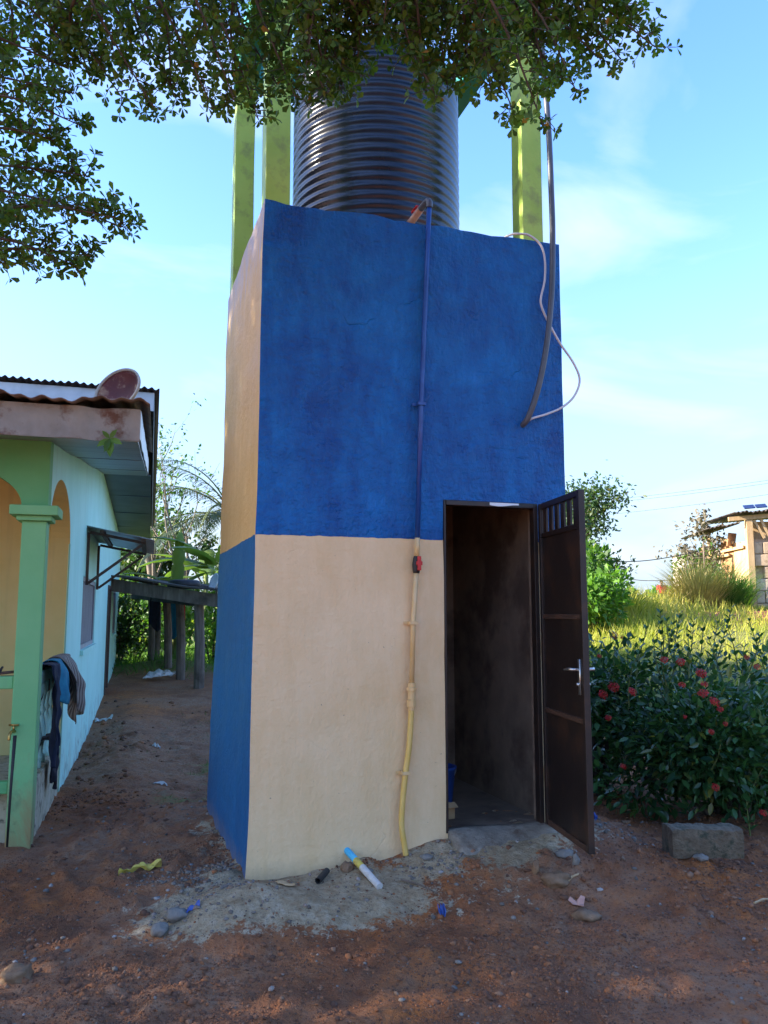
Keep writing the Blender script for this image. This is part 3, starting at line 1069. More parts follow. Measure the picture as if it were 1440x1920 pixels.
tv.obox(PL(0.995, PW + 0.15, 4.12), Vector((0.008, 0, 0)), Vector((0, 0.008, 0)), Vector((0, 0, 0.012)))
tv.build('tank_valve_lever', M['red_plastic'], pipe, bevel=0.003)
MB().tube([PL(0.9405, PW, 1.885), PL(0.940, PW, 1.87), PL(0.9385, PW, 1.835), PL(0.937, PW, 1.80), PL(0.9365, PW, 1.785)], [0.018, 0.022, 0.026, 0.022, 0.018], 10).build('stop_valve', M['black'], pipe, smooth=True)
lv = MB()
lv.obox(PL(0.944, PW - 0.034, 1.842), Vector((0.011, 0, 0)), Vector((0, 0.007, 0)), Vector((0, 0, 0.042)))
lv.obox(PL(0.944, PW - 0.034, 1.842), Vector((0.019, 0, 0)), Vector((0, 0.006, 0)), Vector((0, 0, 0.012)))
lv.build('stop_valve_lever', M['red_plastic'], pipe, bevel=0.004)
un = MB()
un.tube([PL(0.905, PW, 1.150), PL(0.905, PW, 1.125)], 0.023, 10)
un.tube([PL(0.905, PW, 1.124), PL(0.905, PW, 1.105)], 0.031, 8)
un.tube([PL(0.905, PW, 1.104), PL(0.904, PW, 1.055)], 0.022, 10)
un.tube([PL(0.904, PW, 1.054), PL(0.904, PW, 1.015)], 0.029, 8)
un.tube([PL(0.904, PW, 1.014), PL(0.903, PW, 0.995)], 0.021, 10)
un.build('union_fitting', M['pipe_cream'], pipe)
MB().tube(smooth_path([PL(0.903, PW, 1.0), PL(0.889, PW, 0.80), PL(0.866, PW, 0.646), PL(0.845, PW - 0.005, 0.48), PL(0.838, PW - 0.01, 0.36), PL(0.855, PW - 0.012, 0.245), PL(0.862, PW - 0.012, 0.20)], 6), 0.0165, 10).build('hose', M['hose_yellow'], pipe, smooth=True)
for (s_, z_, mm) in ((0.973, 2.81, 'pipe_blue'), (0.916, 1.494, 'pipe_cream'), (0.866, 0.646, 'pipe_cream')):
    cl = MB()
    cl.obox(PL(s_ - 0.002, PW - 0.019, z_), Vector((0.024, 0, 0)), Vector((0, 0.003, 0)), Vector((0, 0, 0.009)))
    for q in (-1, 1):
        cl.obox(PL(s_ - 0.002 + q * 0.021, PW + 0.008, z_), Vector((0.003, 0, 0)), Vector((0, 0.024, 0)), Vector((0, 0, 0.009)))
    cl.obox(PL(s_ - 0.034, PW + 0.024, z_), Vector((0.014, 0, 0)), Vector((0, 0.004, 0)), Vector((0, 0, 0.009)))
    cl.build('clip', M[mm], pipe)

# ------------------------------------------------------------------ grey conduit and white cable by the right column
cp = [TL(1.845, -0.03, 5.72), TL(1.85, -0.07, 5.2), TL(1.865, -0.09, 4.72), TL(1.873, -0.09, 4.3), TL(1.868, -0.10, 3.98), TL(1.845, -0.11, 3.6), TL(1.80, -0.11, 3.25), TL(1.745, -0.09, 2.97), TL(1.69, -0.05, 2.78), TL(1.672, 0.01, 2.735)]
o = MB().tube(smooth_path(cp, 8), 0.0195, 10).build('conduit', M['pipe_grey'], loc=cp[-1], smooth=True)
tag(o, 'dark grey plastic conduit bowing down the blue wall from right column', 'conduit')
cb = [TL(1.55, 0.20, 4.0), TL(1.62, 0.03, 4.012), TL(1.68, -0.012, 4.012), TL(1.74, -0.03, 4.00), TL(1.81, -0.045, 3.94), TL(1.835, -0.05, 3.84), TL(1.83, -0.05, 3.70), TL(1.80, -0.05, 3.58), TL(1.803, -0.05, 3.52), TL(1.84, -0.055, 3.43), TL(1.92, -0.06, 3.29), TL(2.02, -0.06, 3.16), TL(2.062, -0.06, 3.05), TL(2.02, -0.055, 2.94), TL(1.93, -0.05, 2.86), TL(1.82, -0.035, 2.81), TL(1.72, -0.03, 2.775), TL(1.682, 0.01, 2.735)]
o = MB().tube(smooth_path(cb, 8), 0.0075, 8).build('electric_cable', M['cable'], loc=cb[-1], smooth=True)
tag(o, 'loose pale grey cable looping past the right edge of blue wall', 'cable')

# ------------------------------------------------------------------ things inside the tower
bk = empty('bucket', TL(1.33, 0.66, DZ0 - 0.004), 0, 'blue plastic bucket inside the dark doorway at the left', 'bucket')
MB().lathe([(0.0, 0.0), (0.095, 0.0), (0.10, 0.01), (0.125, 0.24), (0.133, 0.245), (0.133, 0.26), (0.118, 0.26), (0.094, 0.012), (0, 0.012)], 28).build('body', M['plastic_blue'], bk, smooth=True)
MB().tube([Vector((0.13 * math.cos(a), 0.03 * math.sin(a) - 0.10 * math.sin(a), 0.25 - 0.09 * math.sin(a))) for a in np.linspace(0, math.pi, 12)], 0.004, 6).build('bail', M['steel'], bk)
bx = empty('cardboard_box', TL(1.235, 0.36, DZ0 - 0.004), TY + 0.2, 'small tan cardboard box on the floor in front of blue bucket', 'box')
mb = MB()
mb.box(-0.07, 0.07, -0.06, 0.06, 0, 0.09)
mb.build('body', M['wood_pale'], bx, bevel=0.004)
MB().obox((0.0, -0.075, 0.088), (0.07, 0, 0), (0, 0.02, 0.012), (0, -0.0008, 0.0012)).build('flap', M['wood_pale'], bx)
pl = MB()
pl.tube([TL(1.16, 0.95, DZ0), TL(1.50, 1.49, 2.15)], 0.014, 8)
o = pl.build('leaning_pole', M['wood'], loc=TL(1.16, 0.95, DZ0), smooth=True)
tag(o, 'thin wooden pole leaning against the inner wall behind the doorway', 'pole')
sw = empty('switch_box', TL(1.58, 1.505, 2.08), TY, 'small grey switch box on the inner wall near door top', 'switch box')
MB().box(-0.03, 0.03, -0.0, 0.024, -0.05, 0.05).build('case', M['pipe_pale'], sw, bevel=0.004)
MB().tube(smooth_path([(0.03, 0.01, -0.05), (0.05, 0.0, -0.12), (0.10, -0.02, -0.11), (0.13, -0.03, 0.02), (0.13, -0.03, 0.14)], 6), 0.006, 6).build('lead', M['cable'], sw, smooth=True)
MB().tube(smooth_path([(0.0, 0.01, -0.05), (-0.03, -0.01, -0.5), (-0.10, -0.03, -1.1), (-0.22, -0.05, -1.75)], 6), 0.006, 6).build('black_lead', M['black'], sw, smooth=True)

# ------------------------------------------------------------------ the aqua house on the left
house = empty('house', HO, HY, 'aqua walled house with green arched porch and metal roof', 'house')
hc, hs = math.cos(HY), math.sin(HY)


def HL(b, t, z):
    """house coordinates (b to the right of its side wall, t back along it) to the world"""
    return Vector((HO.x + b * hc - t * hs, HO.y + b * hs + t * hc, z))


def strips(mb, us, bot, top, plane, th, mi=0, mi_under=None):
    """upright wall strip along us with curved foot and head; plane(u, w, z) places it, th is its thickness"""
    n = len(us)
    vs = []
    for w in (0, th):
        for u in us:
            vs.append(plane(u, w, bot(u)))
        for u in us:
            vs.append(plane(u, w, top(u)))
    q = 2 * n
    fs = []
    mb.add(vs, [(i, q + i, q + i + 1, i + 1) for i in range(n - 1)], mi if mi_under is None else mi_under)
    for i in range(n - 1):
        fs += [(i, i + 1, n + i + 1, n + i), (q + i, q + n + i, q + n + i + 1, q + i + 1), (n + i, n + i + 1, q + n + i + 1, q + n + i)]
    fs += [(0, n, q + n, q), (n - 1, q + n - 1, q + 2 * n - 1, 2 * n - 1)]
    mb.add(vs, fs, mi)
    return mb


def soffit_z(t):
    return 2.735 + 0.128 * t if t < 6.0 else 3.503 - 0.045 * (t - 6.0)


sidep = lambda u, w, z: (-w, u, z)
topz = lambda u: soffit_z(u) + 0.05
mb = MB()
TH2 = 0.16


def full(u0, u1, zb=-0.3, zt=None, n=8):
    strips(mb, list(np.linspace(u0, u1, n)), lambda u: zb, topz if zt is None else (lambda u: zt), sidep, TH2)


WINS = [(3.30, 5.40, 1.16, 1.95), (10.6, 11.9, 1.16, 2.0)]
DOOR = (8.45, 9.40, 0.1, 2.02)
full(1.7197, 3.30)
full(1.6712, 1.7195, 2.16, None, 2)
full(3.30, 5.40, -0.3, 1.16)
full(3.30, 5.40, 1.95, None)
full(5.40, 8.45)
full(8.45, 9.40, 2.02, None)
full(8.45, 9.40, -0.3, 0.1)
full(9.40, 10.6)
full(10.6, 11.9, -0.3, 1.16)
full(10.6, 11.9, 2.0, None)
full(11.9, 13.4)
# arch over the porch's side opening
A0, A1 = 0.165, 1.671
arch = lambda u: 2.16 + 0.44 * math.sqrt(max(0.0, 1 - ((u - (A0 + A1) / 2) / ((A1 - A0) / 2)) ** 2))
strips(mb, [A0 + (A1 - A0) * (0.5 - 0.5 * math.cos(math.pi * k / 28)) for k in range(29)], arch, topz, sidep, TH2, 0, 1)
mb.build('side_wall', [M['aqua'], M['yellow_wall']], house)
# green front with its wide flat arch
mb = MB()
frontp = lambda u, w, z: (-u, w, z)
fa = lambda u: 2.285 + 0.42 * math.sqrt(max(0.0, 1 - ((u - 1.45) / 1.28) ** 2))
strips(mb, [0.0, 0.1699], lambda u: 2.285, lambda u: 2.76, frontp, 0.16)
strips(mb, [0.17 + 2.56 * (0.5 - 0.5 * math.cos(math.pi * k / 36)) for k in range(37)], fa, lambda u: 2.76, frontp, 0.16)
strips(mb, [2.73, 5.9], lambda u: -0.3, lambda u: 2.76, frontp, 0.16)
mb.build('front_wall', M['green_wall'], house)
# corner pillar with a stepped capital
mb = MB()
mb.box(-0.162, -0.003, 0.003, 0.162, -0.3, 2.18)
mb.build('pillar', M['pillar'], house, bevel=0.006)
mb = MB()
mb.box(-0.195, 0.033, -0.033, 0.195, 2.181, 2.215)
mb.box(-0.235, 0.075, -0.073, 0.235, 2.216, 2.283)
mb.build('capital', M['pillar'], house, bevel=0.006)
# porch interior
MB().box(-5.9, -0.012, 1.672, 1.7195, -0.2, 2.9).build('porch_back_wall', M['yellow_wall'], house)
MB().box(-5.9, -0.17, 0.17, 1.718, -0.25, 0.36).build('porch_floor', M['step'], house)
MB().box(-0.165, -0.01, 0.2, 1.70, -0.25, 0.42).build('porch_kerb', M['step'], house, bevel=0.01)
MB().box(-2.72, -0.165, 0.03, 0.12, 1.045, 1.13).build('front_handrail', M['pillar'], house, bevel=0.008)
MB().box(-2.72, -0.165, 0.04, 0.11, 0.36, 0.44).build('front_lower_rail', M['green_wall'], house, bevel=0.008)
MB().box(-0.125, -0.035, 0.17, 1.715, 1.04, 1.13).build('side_handrail', M['aqua'], house, bevel=0.008)
bal = MB().lathe([(0.045, 0), (0.045, 0.05), (0.022, 0.07), (0.03, 0.14), (0.045, 0.22), (0.03, 0.32), (0.02, 0.36), (0.034, 0.39), (0.02, 0.42), (0.03, 0.50), (0.045, 0.555), (0.045, 0.615)], 12).build('baluster', M['aqua'], house, loc=(0, 0, 0), smooth=True)
bal.location = (-0.08, 0.36, 0.422)
for k in range(1, 5):
    c = bal.copy()
    COL.objects.link(c)
    c.parent = house
    c.location = (-0.08, 0.36 + 0.27 * k, 0.422)
# window, door and second window in the long wall
for wi, (u0, u1, z0, z1) in enumerate(WINS):
    w = MB()
    w.box(-0.10, -0.085, u0, u1, z0, z1)
    win = w.build('window', M['glass_dark'], house)
    f = MB()
    for (a, b_, c, d) in ((u0, u1, z0, z0 + 0.05), (u0, u1, z1 - 0.05, z1)):
        f.box(-0.082, -0.012, a, b_, c, d)
    for (a, b_, c, d) in ((u0, u0 + 0.05, z0 + 0.051, z1 - 0.051), (u1 - 0.05, u1, z0 + 0.051, z1 - 0.051)):
        f.box(-0.082, -0.012, a, b_, c, d)
    f.build('window_frame', M['grey_bars'], win)
    nb = int((u1 - u0) / 0.10)
    for k in range(nb):
        u = u0 + 0.05 + (u1 - u0 - 0.1) * (k + 0.5) / nb
        MB().box(-0.06, -0.03, u - 0.024, u + 0.024, z0 + 0.051, z1 - 0.051).build('bar', M['grey_bars'], win)
    MB().box(-0.012, 0.035, u0 - 0.04, u1 + 0.04, z0 - 0.052, z0 - 0.001).build('sill', M['aqua'], win)
dr = MB().box(-0.10, -0.07, DOOR[0] + 0.06, DOOR[1] - 0.06, DOOR[2], DOOR[3] - 0.06).build('side_door', M['brown_frame'], house)
f = MB()
f.box(-0.12, 0.02, DOOR[0] + 0.001, DOOR[0] + 0.06, DOOR[2], DOOR[3] - 0.001)
f.box(-0.12, 0.02, DOOR[1] - 0.06, DOOR[1] - 0.001, DOOR[2], DOOR[3] - 0.001)
f.box(-0.12, 0.018, DOOR[0] + 0.061, DOOR[1] - 0.061, DOOR[3] - 0.06, DOOR[3] - 0.001)
f.build('door_frame', M['brown_frame'], dr)
MB().box(-0.1, 0.22, DOOR[0] - 0.05, DOOR[1] + 0.05, -0.2, 0.098).build('door_step', M['step'], house, bevel=0.015)
# soffit sheets, fascias and roof
OV = 0.60
for k in range(8):                       # strips of aluminium under the eave
    t0 = -0.48 + k * 0.81
    t1 = t0 + 0.80
    mb = MB()
    mb.sheet(lambda u, v: (-6.0 + (OV + 5.99) * u, t0 + (t1 - t0) * v, soffit_z(t0 + (t1 - t0) * v) + 0.006 * math.sin(k * 2.1 + v * 3)), 14, 3, thick=(0, 0, 0.012))
    mb.build('soffit_strip', M['soffit'], house)
for k in range(5):
    t0 = 6.02 + k * 1.67
    t1 = t0 + 1.66
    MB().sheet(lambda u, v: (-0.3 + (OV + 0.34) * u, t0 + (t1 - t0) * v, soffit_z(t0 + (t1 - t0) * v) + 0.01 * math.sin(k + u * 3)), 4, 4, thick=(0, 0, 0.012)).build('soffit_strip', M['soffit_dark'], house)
# front fascia of rust-stained sheet, in two lengths
for (a, b_, dz) in ((-6.0, 0.10, 0.0), (0.085, OV, 0.004)):
    MB().sheet(lambda u, v: (a + (b_ - a) * u, -0.49 - dz + 0.006 * math.sin(u * 17) * v, 2.672 + 0.215 * v + 0.006 * math.sin(u * 9 + a)), 30, 3, thick=(0, 0.008, 0)).build('front_fascia', M['rust_sheet'], house)
MB().sheet(lambda u, v: (OV + 0.004, -0.49 + 6.5 * u, (2.672 if u < 0.001 else soffit_z(-0.49 + 6.5 * u)) + 0.02 + 0.19 * v + 0.008 * math.sin(u * 30)), 30, 2, thick=(-0.008, 0, 0)).build('side_fascia', M['silver_sheet'], house)


def corrugated(fn, lenw, lenl, pitch_=0.085, amp=0.012, nl=6, crumple=0.0, thick=0.004):
    """sheet across lenw with waves; fn(a, l, dz) places a point"""
    n = int(lenw / pitch_ * 6)
    mb_ = MB()

    def p(u, v):
        a_ = u * lenw
        dz = amp * math.cos(2 * math.pi * a_ / pitch_)
        if crumple:
            dz += crumple * (1 - v) * (0.8 * math.sin(a_ * 9) + 0.6 * math.sin(a_ * 23 + 1) + 0.5 * math.sin(a_ * 4.1))
        return fn(a_, v * lenl, dz)
    mb_.sheet(p, n, nl, thick=(0, 0, -thick))
    return mb_


corrugated(lambda a, l, dz: (-6.0 + a, -0.60 + l, 2.918 + 0.128 * l + dz), 6.66, 5.2, 0.12, 0.010, 24, 0.015).build('porch_roof', M['roof_sheet'], house, smooth=True)
# upper roof behind, with a silver front band
MB().sheet(lambda u, v: (-6.0 + 6.66 * u, 4.0 - 0.004 * math.sin(u * 40), 3.965 + 0.225 * v + 0.03 * (1 - u)), 40, 3, thick=(0, 0.01, 0)).build('upper_fascia', M['silver_sheet'], house)
corrugated(lambda a, l, dz: (-6.0 + a, 3.90 + l, 4.215 + 0.035 * (6.7 - a) / 3 + dz + (-0.055 * l)), 6.72, 10.6, 0.085, 0.014, 10, 0.006).build('upper_roof', M['dark_sheet'], house, smooth=True)
MB().sheet(lambda u, v: (0.665, 4.0 + 10.4 * u, 4.19 - 0.055 * 10.4 * u - v * ((0.225 if u < 0.01 else 0.30) + 0.16 * u)), 24, 2, thick=(-0.008, 0, 0)).build('upper_side_fascia', M['soffit_dark'], house)
MB().box(-6.0, -5.86, 0.165, 13.4, -0.3, 2.9).build('far_wall', M['aqua'], house)
MB().box(-5.85, -TH2 - 0.002, 13.26, 13.4, -0.3, 3.0).build('rear_wall', M['aqua'], house)
# awning over the first window
mb = corrugated(lambda a, l, dz: (0.0 + l, 3.45 + a, 2.50 - 0.20 * l + dz * 0.7), 2.15, 0.72, 0.12, 0.012, 3)
awn = mb.build('awning', M['silver_sheet'], house, smooth=True)
for u in (3.58, 5.42):
    b1 = MB()
    b1.bar((0.016, u, 1.86), (0.016, u, 2.44), 0.03)
    b1.bar((0.03, u, 2.445), (0.62, u, 2.335), 0.03)
    b1.bar((0.03, u, 1.88), (0.58, u, 2.31), 0.03)
    b1.build('bracket', M['brown_frame'], awn)
for b_ in (0.16, 0.60):
    MB().bar((b_, 3.48, 2.478 - 0.20 * b_), (b_, 5.56, 2.478 - 0.20 * b_), 0.05, 0.03).build('batten', M['brown_frame'], awn)

# rusty dish on the porch roof
dc = at(219, 730, 6.15)
dish = empty('satellite_dish', dc, 0, 'rust red satellite dish with cream rim on the porch roof', 'satellite dish')
ax = Vector((-0.30, -0.80, 0.34)).normalized()
MB().lathe([(0.0, -0.06), (0.06, -0.058), (0.12, -0.045), (0.165, -0.022), (0.185, -0.008), (0.185, -0.014), (0.16, -0.032), (0.11, -0.058), (0, -0.072)], 40, axis=ax).build('reflector', M['dish_rust'], dish, smooth=True)
MB().lathe([(0.183, -0.012), (0.186, 0.002), (0.20, 0.004), (0.204, -0.004), (0.200, -0.018), (0.186, -0.018), (0.183, -0.012)], 40, axis=ax, cap=False).build('rim', M['dish_rim'], dish, smooth=True)
MB().tube([ax * -0.07, ax * -0.12 + Vector((0, 0, -0.02)), ax * -0.12 + Vector((0, 0, -0.22))], 0.016, 8).build('mast', M['rust_edge'], dish)

# tap on a standpipe before the pillar
q = on_ground(14, 1588)
tp = empty('standpipe', q - Vector((0, 0, 0.03)), 0, 'black standpipe with brass tap beside the porch pillar', 'tap')
MB().tube([(0, 0, 0), (0.004, 0, 0.4), (0.012, 0, 0.74)], 0.019, 10).build('pipe', M['black'], tp, smooth=True)
mb = MB()
mb.tube([(0.012, 0, 0.72), (0.012, 0, 0.79)], 0.014, 8)
mb.tube(smooth_path([(0.012, 0, 0.765), (0.012, -0.06, 0.77), (0.012, -0.085, 0.75), (0.012, -0.09, 0.72)], 4), 0.010, 8)
mb.bar((-0.02, -0.03, 0.81), (0.044, -0.03, 0.81), 0.012)
mb.tube([(0.012, -0.03, 0.77), (0.012, -0.03, 0.81)], 0.007, 8)
mb.build('tap', M['brass'], tp, smooth=True)


# ------------------------------------------------------------------ washing on the porch rail
def drape(name, label, matn, t0, t1, rail_b, rail_z, front_len, back_len, seed, width_flare=0.0, bulge=0.03, group=None, cat='clothes'):
    """cloth hung over the side rail: front hangs outside, back inside"""
    rnd = random.Random(seed)
    ph = [rnd.uniform(0, 6.28) for _ in range(6)]
    total = front_len + back_len + 0.14
    mb_ = MB()

    def p(u, v):
        l = v * total
        tt = t0 + (t1 - t0) * u
        if l < front_len:
            d = front_len - l
            k = d / front_len
            b = rail_b + 0.055 + bulge * math.sin(min(1, d / 0.25) * 1.57) * (0.6 + 0.4 * math.sin(u * 9 + ph[0])) + 0.018 * k * math.sin(u * 14 + ph[1])
            z = rail_z - d * (1.0 + 0.10 * math.sin(u * 6 + ph[2]))
            tt += width_flare * k * (u - 0.5) + 0.02 * k * math.sin(u * 11 + d * 9 + ph[3])
        elif l < front_len + 0.14:
            a = (l - front_len) / 0.14
            b = rail_b + 0.055 * math.cos(a * math.pi)
            z = rail_z + 0.018 * math.sin(a * math.pi)
        else:
            d = l - front_len - 0.14
            b = rail_b - 0.055 - 0.01 * math.sin(u * 8 + ph[4])
            z = rail_z - d
        w_ = mnoise.noise(Vector((u * 5 + seed, l * 9, 0.3))) * 0.022 + mnoise.noise(Vector((u * 11, l * 4, seed))) * 0.014
        return (b + w_ + 0.012, tt + w_ * 0.6, z)
    mb_.sheet(p, 26, 40, thick=(0.006, 0.0, 0.004))
    root = HL(rail_b, (t0 + t1) / 2, rail_z)
    mb2 = MB()
    mb2.v = [tuple(HL(*v_)) for v_ in mb_.v]
    mb2.f, mb2.m = mb_.f, mb_.m
    o_ = mb2.build(name, M[matn], loc=root, smooth=True)
    return tag(o_, label, cat, group)


drape('towel', 'striped grey brown towel hanging over the porch side rail', 'cloth_stripe', 1.02, 1.60, -0.02, 1.185, 0.46, 0.25, 3, 0.30, 0.13, cat='towel')
drape('shirt', 'teal shirt bunched over the porch rail beside striped towel', 'cloth_teal', 0.74, 1.12, -0.03, 1.175, 0.30, 0.2, 5, 0.2, 0.09, cat='shirt')
drape('trousers', 'dark navy trousers with pale side stripe hanging from porch rail', 'cloth_navy', 0.46, 0.80, -0.03, 1.16, 0.66, 0.3, 8, -0.05, 0.03, cat='trousers')
drape('dark_rag', 'black rag hanging low on the porch balusters', 'cloth_black', 0.62, 0.98, -0.03, 0.60, 0.34, 0.05, 12, -0.2, 0.02, cat='rag')
# sandal on the front rail
sn = empty('sandal', HL(-0.30, 0.075, 1.131), HY + 0.1, 'brown sandal lying on the green front rail of porch', 'sandal')
mb = MB()
mb.sheet(lambda u, v: (-0.13 + 0.26 * u, (v - 0.5) * 0.085 * (0.75 + 0.3 * math.sin(u * 3.1)), 0.004 + 0.012 * u * u), 14, 4, thick=(0, 0, 0.016))
mb.build('sole', M['brown_frame'], sn, smooth=True)
MB().tube([(0.04, -0.042, 0.02), (0.05, -0.02, 0.05), (0.055, 0, 0.056), (0.05, 0.02, 0.05), (0.04, 0.042, 0.02)], 0.008, 6).build('strap', M['black'], sn)

# ------------------------------------------------------------------ timber shed behind
shed = empty('timber_shed', Vector((-4.3, 15.6, 0.2)), 0, 'low timber lean-to on rough posts behind the aqua house', 'shed')
SL = shed.location.copy()


def spart(mb_, name, matn, smooth=False, parent=None):
    mb_.v = [tuple(Vector(v_) - SL) for v_ in mb_.v]
    return mb_.build(name, M[matn], parent or shed, smooth=smooth)


pb = [((283, 1238), 17.6, 0.075), ((293, 1236), 18.2, 0.07), ((316, 1240), 17.0, 0.085), ((339, 1262), 15.9, 0.09), ((373, 1288), 14.6, 0.095)]
tops = [((283, 1118), 0), ((296, 1118), 0), ((311, 1120), 0), ((336, 1122), 0), ((372, 1125), 0)]
for (bp, Y, r_), (tp_, _) in zip(pb, tops):
    a = at(bp[0], bp[1], Y)
    b_ = at(tp_[0], tp_[1], Y)
    g = gh(a.x, a.y)
    spart(MB().tube([(a.x, a.y, min(a.z, g) - 0.2), (a.x * 0.5 + b_.x * 0.5 + 0.02, Y, (a.z + b_.z) / 2), (b_.x, b_.y, b_.z + 0.12)], [r_, r_ * 0.95, r_ * 0.9], 9), 'post', 'wood')
bA, bB = at(205, 1096, 14.9), at(425, 1129, 14.35)
spart(MB().bar(bA, bB, 0.09, 0.22), 'beam', 'wood')
bC, bD = at(250, 1116, 17.8), at(372, 1130, 15.0)
spart(MB().bar(bC, bD, 0.08, 0.14), 'side_beam', 'wood_black')
e0, e1 = bA + Vector((0, -0.2, 0.14)), bB + Vector((0.2, -0.2, 0.14))
for k in range(6):                        # roof planks laid side by side
    f0 = Vector((0, 0.62 * k, 0.012 * k))
    f1 = Vector((0, 0.62 * (k + 0.96), 0.012 * (k + 0.96)))
    mb = MB()
    mb.sheet(lambda u, v: (e0 + (e1 - e0) * u) * 1.0 + f0 + (f1 - f0) * v + Vector((0, 0, 0.015 * math.sin(u * 8 + k))), 10, 2, thick=(0, 0, 0.03))
    spart(mb, 'roof_board', 'wood_black')
for (p0, p1) in (((225, 1075), (290, 1100)),):
    spart(MB().bar(at(235, 1082, 15.4), at(292, 1094, 15.2), 0.2, 0.06), 'loose_board', 'wood')
# old tyre and a white dish lying on the shed roof
tyc = at(345, 1102, 15.2)
ty = MB()
ty.lathe([(0.18, 0.0), (0.24, -0.02), (0.29, 0.0), (0.305, 0.06), (0.29, 0.12), (0.24, 0.14), (0.18, 0.12), (0.19, 0.06), (0.18, 0.0)], 28, cap=False)
ty = ty.build('tyre', M['black'], smooth=True)
ty.location = tyc
tag(ty, 'worn black tyre lying on the timber shed roof', 'tyre')
wd = empty('satellite_dish', at(400, 1112, 15.0), 0, 'white satellite dish on the timber shed roof against the tower', 'satellite dish')
wa = Vector((-0.75, -0.55, 0.25)).normalized()
MB().lathe([(0, -0.04), (0.08, -0.032), (0.14, -0.012), (0.17, 0.004), (0.172, -0.002), (0.14, -0.022), (0, -0.05)], 32, c=(0, 0, 0.20), axis=wa).build('reflector', M['dish_white'], wd, smooth=True)
mb = MB()
mb.tube([Vector((0, 0, 0.2)) - wa * 0.05, Vector((0.05, 0.02, 0.12)), Vector((0.05, 0.02, -0.06))], 0.016, 8)
mb.build('mast', M['pipe_pale'], wd)
# washing hung under the shed roof
for (px, py, Y, w, h_, mn, lb, seed) in ((291, 1120, 16.8, 0.20, 0.62, 'cloth_black', 'dark cloth hanging between the leftmost shed posts', 1), (325, 1126, 17.2, 0.22, 0.72, 'cloth_teal', 'teal cloth hanging between the middle shed posts', 2), (344, 1128, 17.2, 0.07, 0.45, 'cloth_red', 'narrow orange red cloth hanging beside a shed post', 3)):
    p = at(px, py, Y)
    mb = MB()
    mb.sheet(lambda u, v: (p.x + (u - 0.5) * w * (1 + 0.3 * v * math.sin(seed)), p.y + 0.03 * math.sin(u * 11 + seed) * v, p.z - h_ * v * (1 - 0.12 * math.sin(u * 5 + seed))), 14, 14, thick=(0, 0.008, 0))
    o = mb.build('hanging_cloth', M[mn], loc=p, smooth=True)
    tag(o, lb, 'cloth', 'washing under the shed')
# crumpled white sack on the bare bank before the shed
q = on_ground(300, 1275, 8)
mb = MB()
mb.sheet(lambda u, v: (q.x + (u - 0.5) * 0.48 + 0.05 * math.sin(v * 8), q.y + (v - 0.5) * 0.35 + 0.25 * (u - 0.5), gh(q.x + (u - 0.5) * 0.48, q.y + (v - 0.5) * 0.35) + 0.02 + 0.10 + 0.06 * u - 0.06 + 0.09 * math.sin(u * 3.14) * math.sin(v * 3.14) + 0.035 * math.sin(u * 19 + v * 7) * math.sin(v * 13)), 22, 12, thick=(0, 0, -0.012))
o = mb.build('plastic_sack', M['plastic_white'], loc=q, smooth=False)
tag(o, 'crumpled white plastic sack on the red bank below the shed', 'sack')

# ------------------------------------------------------------------ vegetation builders
LEAF_OB = np.array([(0, 0, 0), (-0.17, 0.42, 0.03), (0.17, 0.42, 0.03), (-0.30, 0.74, 0.02), (0.30, 0.74, 0.02), (0, 1.0, -0.03), (0, 0.5, -0.035)])
LEAF_OB_F = np.array([(0, 6, 1), (0, 2, 6), (1, 6, 3), (2, 4, 6), (3, 6, 5), (6, 4, 5)])
LEAF_EL = np.array([(0, 0, 0), (-0.20, 0.30, 0.03), (0.20, 0.30, 0.03), (-0.19, 0.65, 0.02), (0.19, 0.65, 0.02), (0, 1.0, -0.09), (0, 0.5, -0.035)])
LEAF_EL_F = LEAF_OB_F
LEAF_S = np.array([(0, 0, 0), (-0.26, 0.5, 0.04), (0.26, 0.5, 0.04), (0, 1.0, -0.05)])
LEAF_S_F = np.array([(0, 2, 1), (1, 2, 3)])
BLADE = np.array([(-0.5, 0, 0), (0.5, 0, 0), (-0.36, 0.5, 0.10), (0.36, 0.5, 0.10), (0, 1.0, 0.34)])
BLADE_F = np.array([(0, 1, 3), (0, 3, 2), (2, 3, 4)])


def rdir(n, up=0.0):
    a = rng.normal(size=(n, 3))
    a[:, 2] += up
    return unit(a)


def leaf_cloud(name, pos, d, nrm, size, matn, parent, T=LEAF_EL, TF=LEAF_EL_F, width=None, tint=None, loc=None):
    Vv, Ff = scatter(T, TF, pos, d, nrm, size, width)
    tn = rng.random(len(pos)) if tint is None else tint
    return np_mesh(name, Vv, Ff, M[matn], parent, {'tint': np.repeat(tn, len(T))}, loc=loc)


